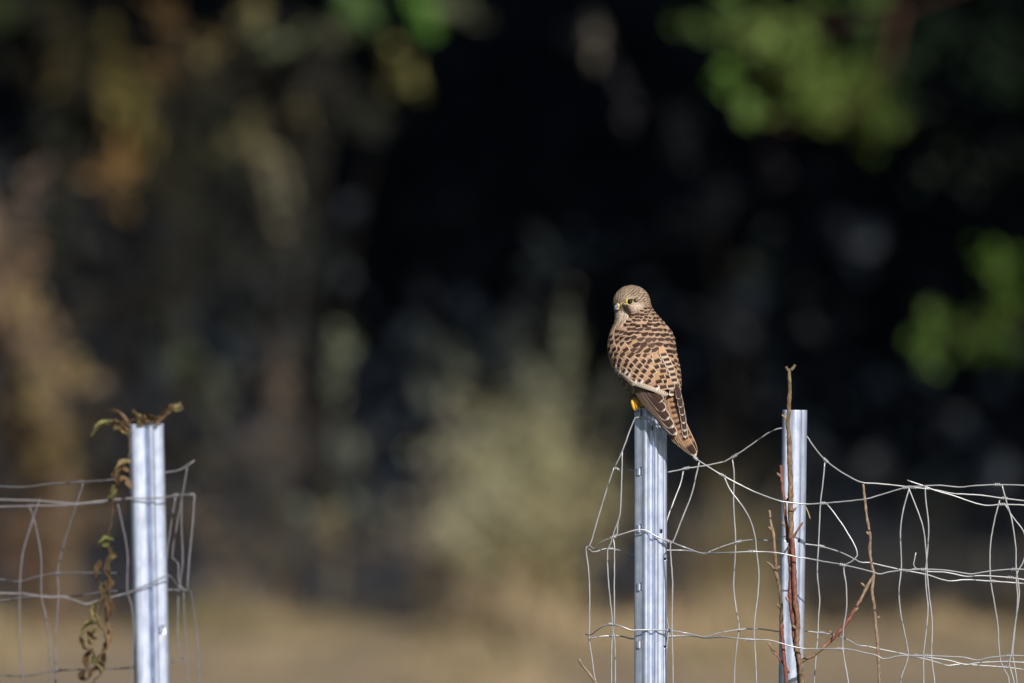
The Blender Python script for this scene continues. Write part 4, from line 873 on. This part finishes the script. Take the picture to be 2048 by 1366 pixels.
PRIM = [((1290, 758), (1323, 803.5), 10), ((1285, 763), (1328.5, 821.5), 10), ((1280, 766), (1336.5, 839), 10), ((1277, 768), (1345.5, 855.5), 9.5), ((1275, 770), (1352.5, 870), 8.5), ((1272, 772), (1349, 868), 7.5), ((1269, 774), (1342, 862), 6.5), ((1267, 776), (1337, 858), 5.5)]
def dline(y, off): return 76+.20*(y-775)+off
# an object list is kept so that parts sit under the wing without a fourth level
for k_, (b, t, hw) in enumerate(PRIM):
    off = 3-2.0*k_; m = ((b[0]+t[0])/2-1.5, (b[1]+t[1])/2+1.5)
    long_feather('flight_feather', lw, [(b[0], b[1], dline(b[1], off-2)), (m[0], m[1], dline(m[1], off)), (t[0], t[1], dline(t[1], off))], hw, c_prim(.945 if k_ < 5 else .97), conv=1.6, tip=.84)
rw = bpy.data.objects.new('folded_wing', None); link(rw, kes)
for k_, t in enumerate([(1357.5, 798), (1361.2, 815), (1364.8, 831), (1367.4, 847.5), (1369.4, 863), (1370.5, 876)]):
    off = 1-1.8*k_; b = (1349+.3*k_, 768); m = ((b[0]+t[0])/2+2.5, (b[1]+t[1])/2)
    long_feather('flight_feather', rw, [(b[0], b[1], dline(b[1], off-8)), (m[0], m[1], dline(m[1], off-2)), (t[0], t[1], dline(t[1], off-1))], 5.6, c_prim(.95), conv=1.0, tip=.87, twist=-1.5)
tl = bpy.data.objects.new('tail', None); link(tl, kes)
def dt(y, o): return 63+.24*(y-788)+o
TAIL = [([(1340, 780), (1345, 815), (1353, 845), (1368, 876), (1391.5, 912)], 8.6, 0, c_tail(1, ph=3, spot=-.15)),
        ([(1344, 782), (1355, 820), (1366, 850), (1378, 876), (1391.8, 907)], 8.0, -1.6, c_tail(.8, ph=6)),
        ([(1338, 782), (1342, 820), (1350, 850), (1366, 882), (1386.5, 911.5)], 7.6, -2.6, c_tail(.75, ph=5, spot=-.3)),
        ([(1336, 782), (1339, 820), (1347, 850), (1360, 880), (1376, 904)], 7.4, -4.4, c_tail(.7, ph=8)),
        ([(1334, 782), (1337, 820), (1344, 850), (1353, 876), (1363.5, 894.5)], 7.4, -6.0, c_tail(.62, ph=1)),
        ([(1332, 782), (1335, 820), (1340, 850), (1346, 870), (1352.8, 887)], 7.0, -7.6, c_tail(.6, ph=4))]
for pth, hw, o_, cf in TAIL:
    long_feather('tail_feather', tl, [(x, y, dt(y, o_)) for x, y in pth], hw, cf, conv=1.3, tip=.80, base_w=.8, nv=44)

# rump/under-tail core so that the body closes into the tail
def core():
    q = catmull([(1318, 770, 40), (1332, 796, 50), (1342, 822, 61)], 10); V, Fc = tube_arrays(q, [20, 20, 19, 17, 15, 12, 9, 7, 5, 3], 12)
    V[:, 2] = 45+(V[:, 2]-45)*.72; mesh_np('rump', BW(V), Fc, M_FEATHER, kes, np.broadcast_to(np.array([.3, .2, .13]), (len(V), 3)))
core()
# feet on the post top
def feet():
    py = 815.0
    for fx, nm in ((1276, 'foot'), (1314, 'foot')):
        dd = 18.0                                          # d of the post's front edge region
        V, Fc = tube_arrays(BW(catmull([(fx+12, 782, 30), (fx+4, 795, 24), (fx+1, 806, 19)], 8)), np.array([7, 6.4, 5.2, 4.2, 3.6, 3.4, 3.6, 4.2])*K, 10)
        leg = mesh_np(nm, BW_id(V), Fc, M_FOOT, kes)
        toes = [[(fx, 806, 22), (fx-6, 798, 36), (fx-10.5, 802, 44), (fx-9.5, 812, 45), (fx-6, 821, 41)],
                [(fx+1, 806, 22), (fx-1, 799, 38), (fx-4, 803, 46), (fx-2.6, 812, 47), (fx-.2, 820, 43)],
                [(fx+2, 806, 19), (fx+6, 803, 29), (fx+8, 806, 36), (fx+7, 813, 36)],
                [(fx, 806, 18), (fx+1, 807, 8), (fx+1, 811, 0), (fx+1, 818, -2)]]
        for tp in toes:
            q = catmull(tp, 16); r = np.array([3.6, 3.6, 3.4, 3.6, 4.2, 4.5, 4.4, 4.0, 4.1, 4.3, 4.0, 3.6, 3.6, 3.4, 3.0, 2.2])*K*.92
            V, Fc = tube_arrays(BW(q), r, 9); to = mesh_np('toe', V, Fc, M_FOOT, leg)
            e_ = q[-1]; dv = q[-1]-q[-3]; dv /= np.linalg.norm(dv)
            cl = catmull([e_-dv*1.0, e_+dv*3+np.array([0, 0, -1]), e_+dv*5+np.array([1, 1, -4])], 6); V, Fc = tube_arrays(BW(cl), np.array([1.9, 1.7, 1.4, 1., .6, .15])*K, 6)
            cw = mesh_np('claw', V, Fc, M_CLAW, leg)
def BW_id(V): return V
feet()
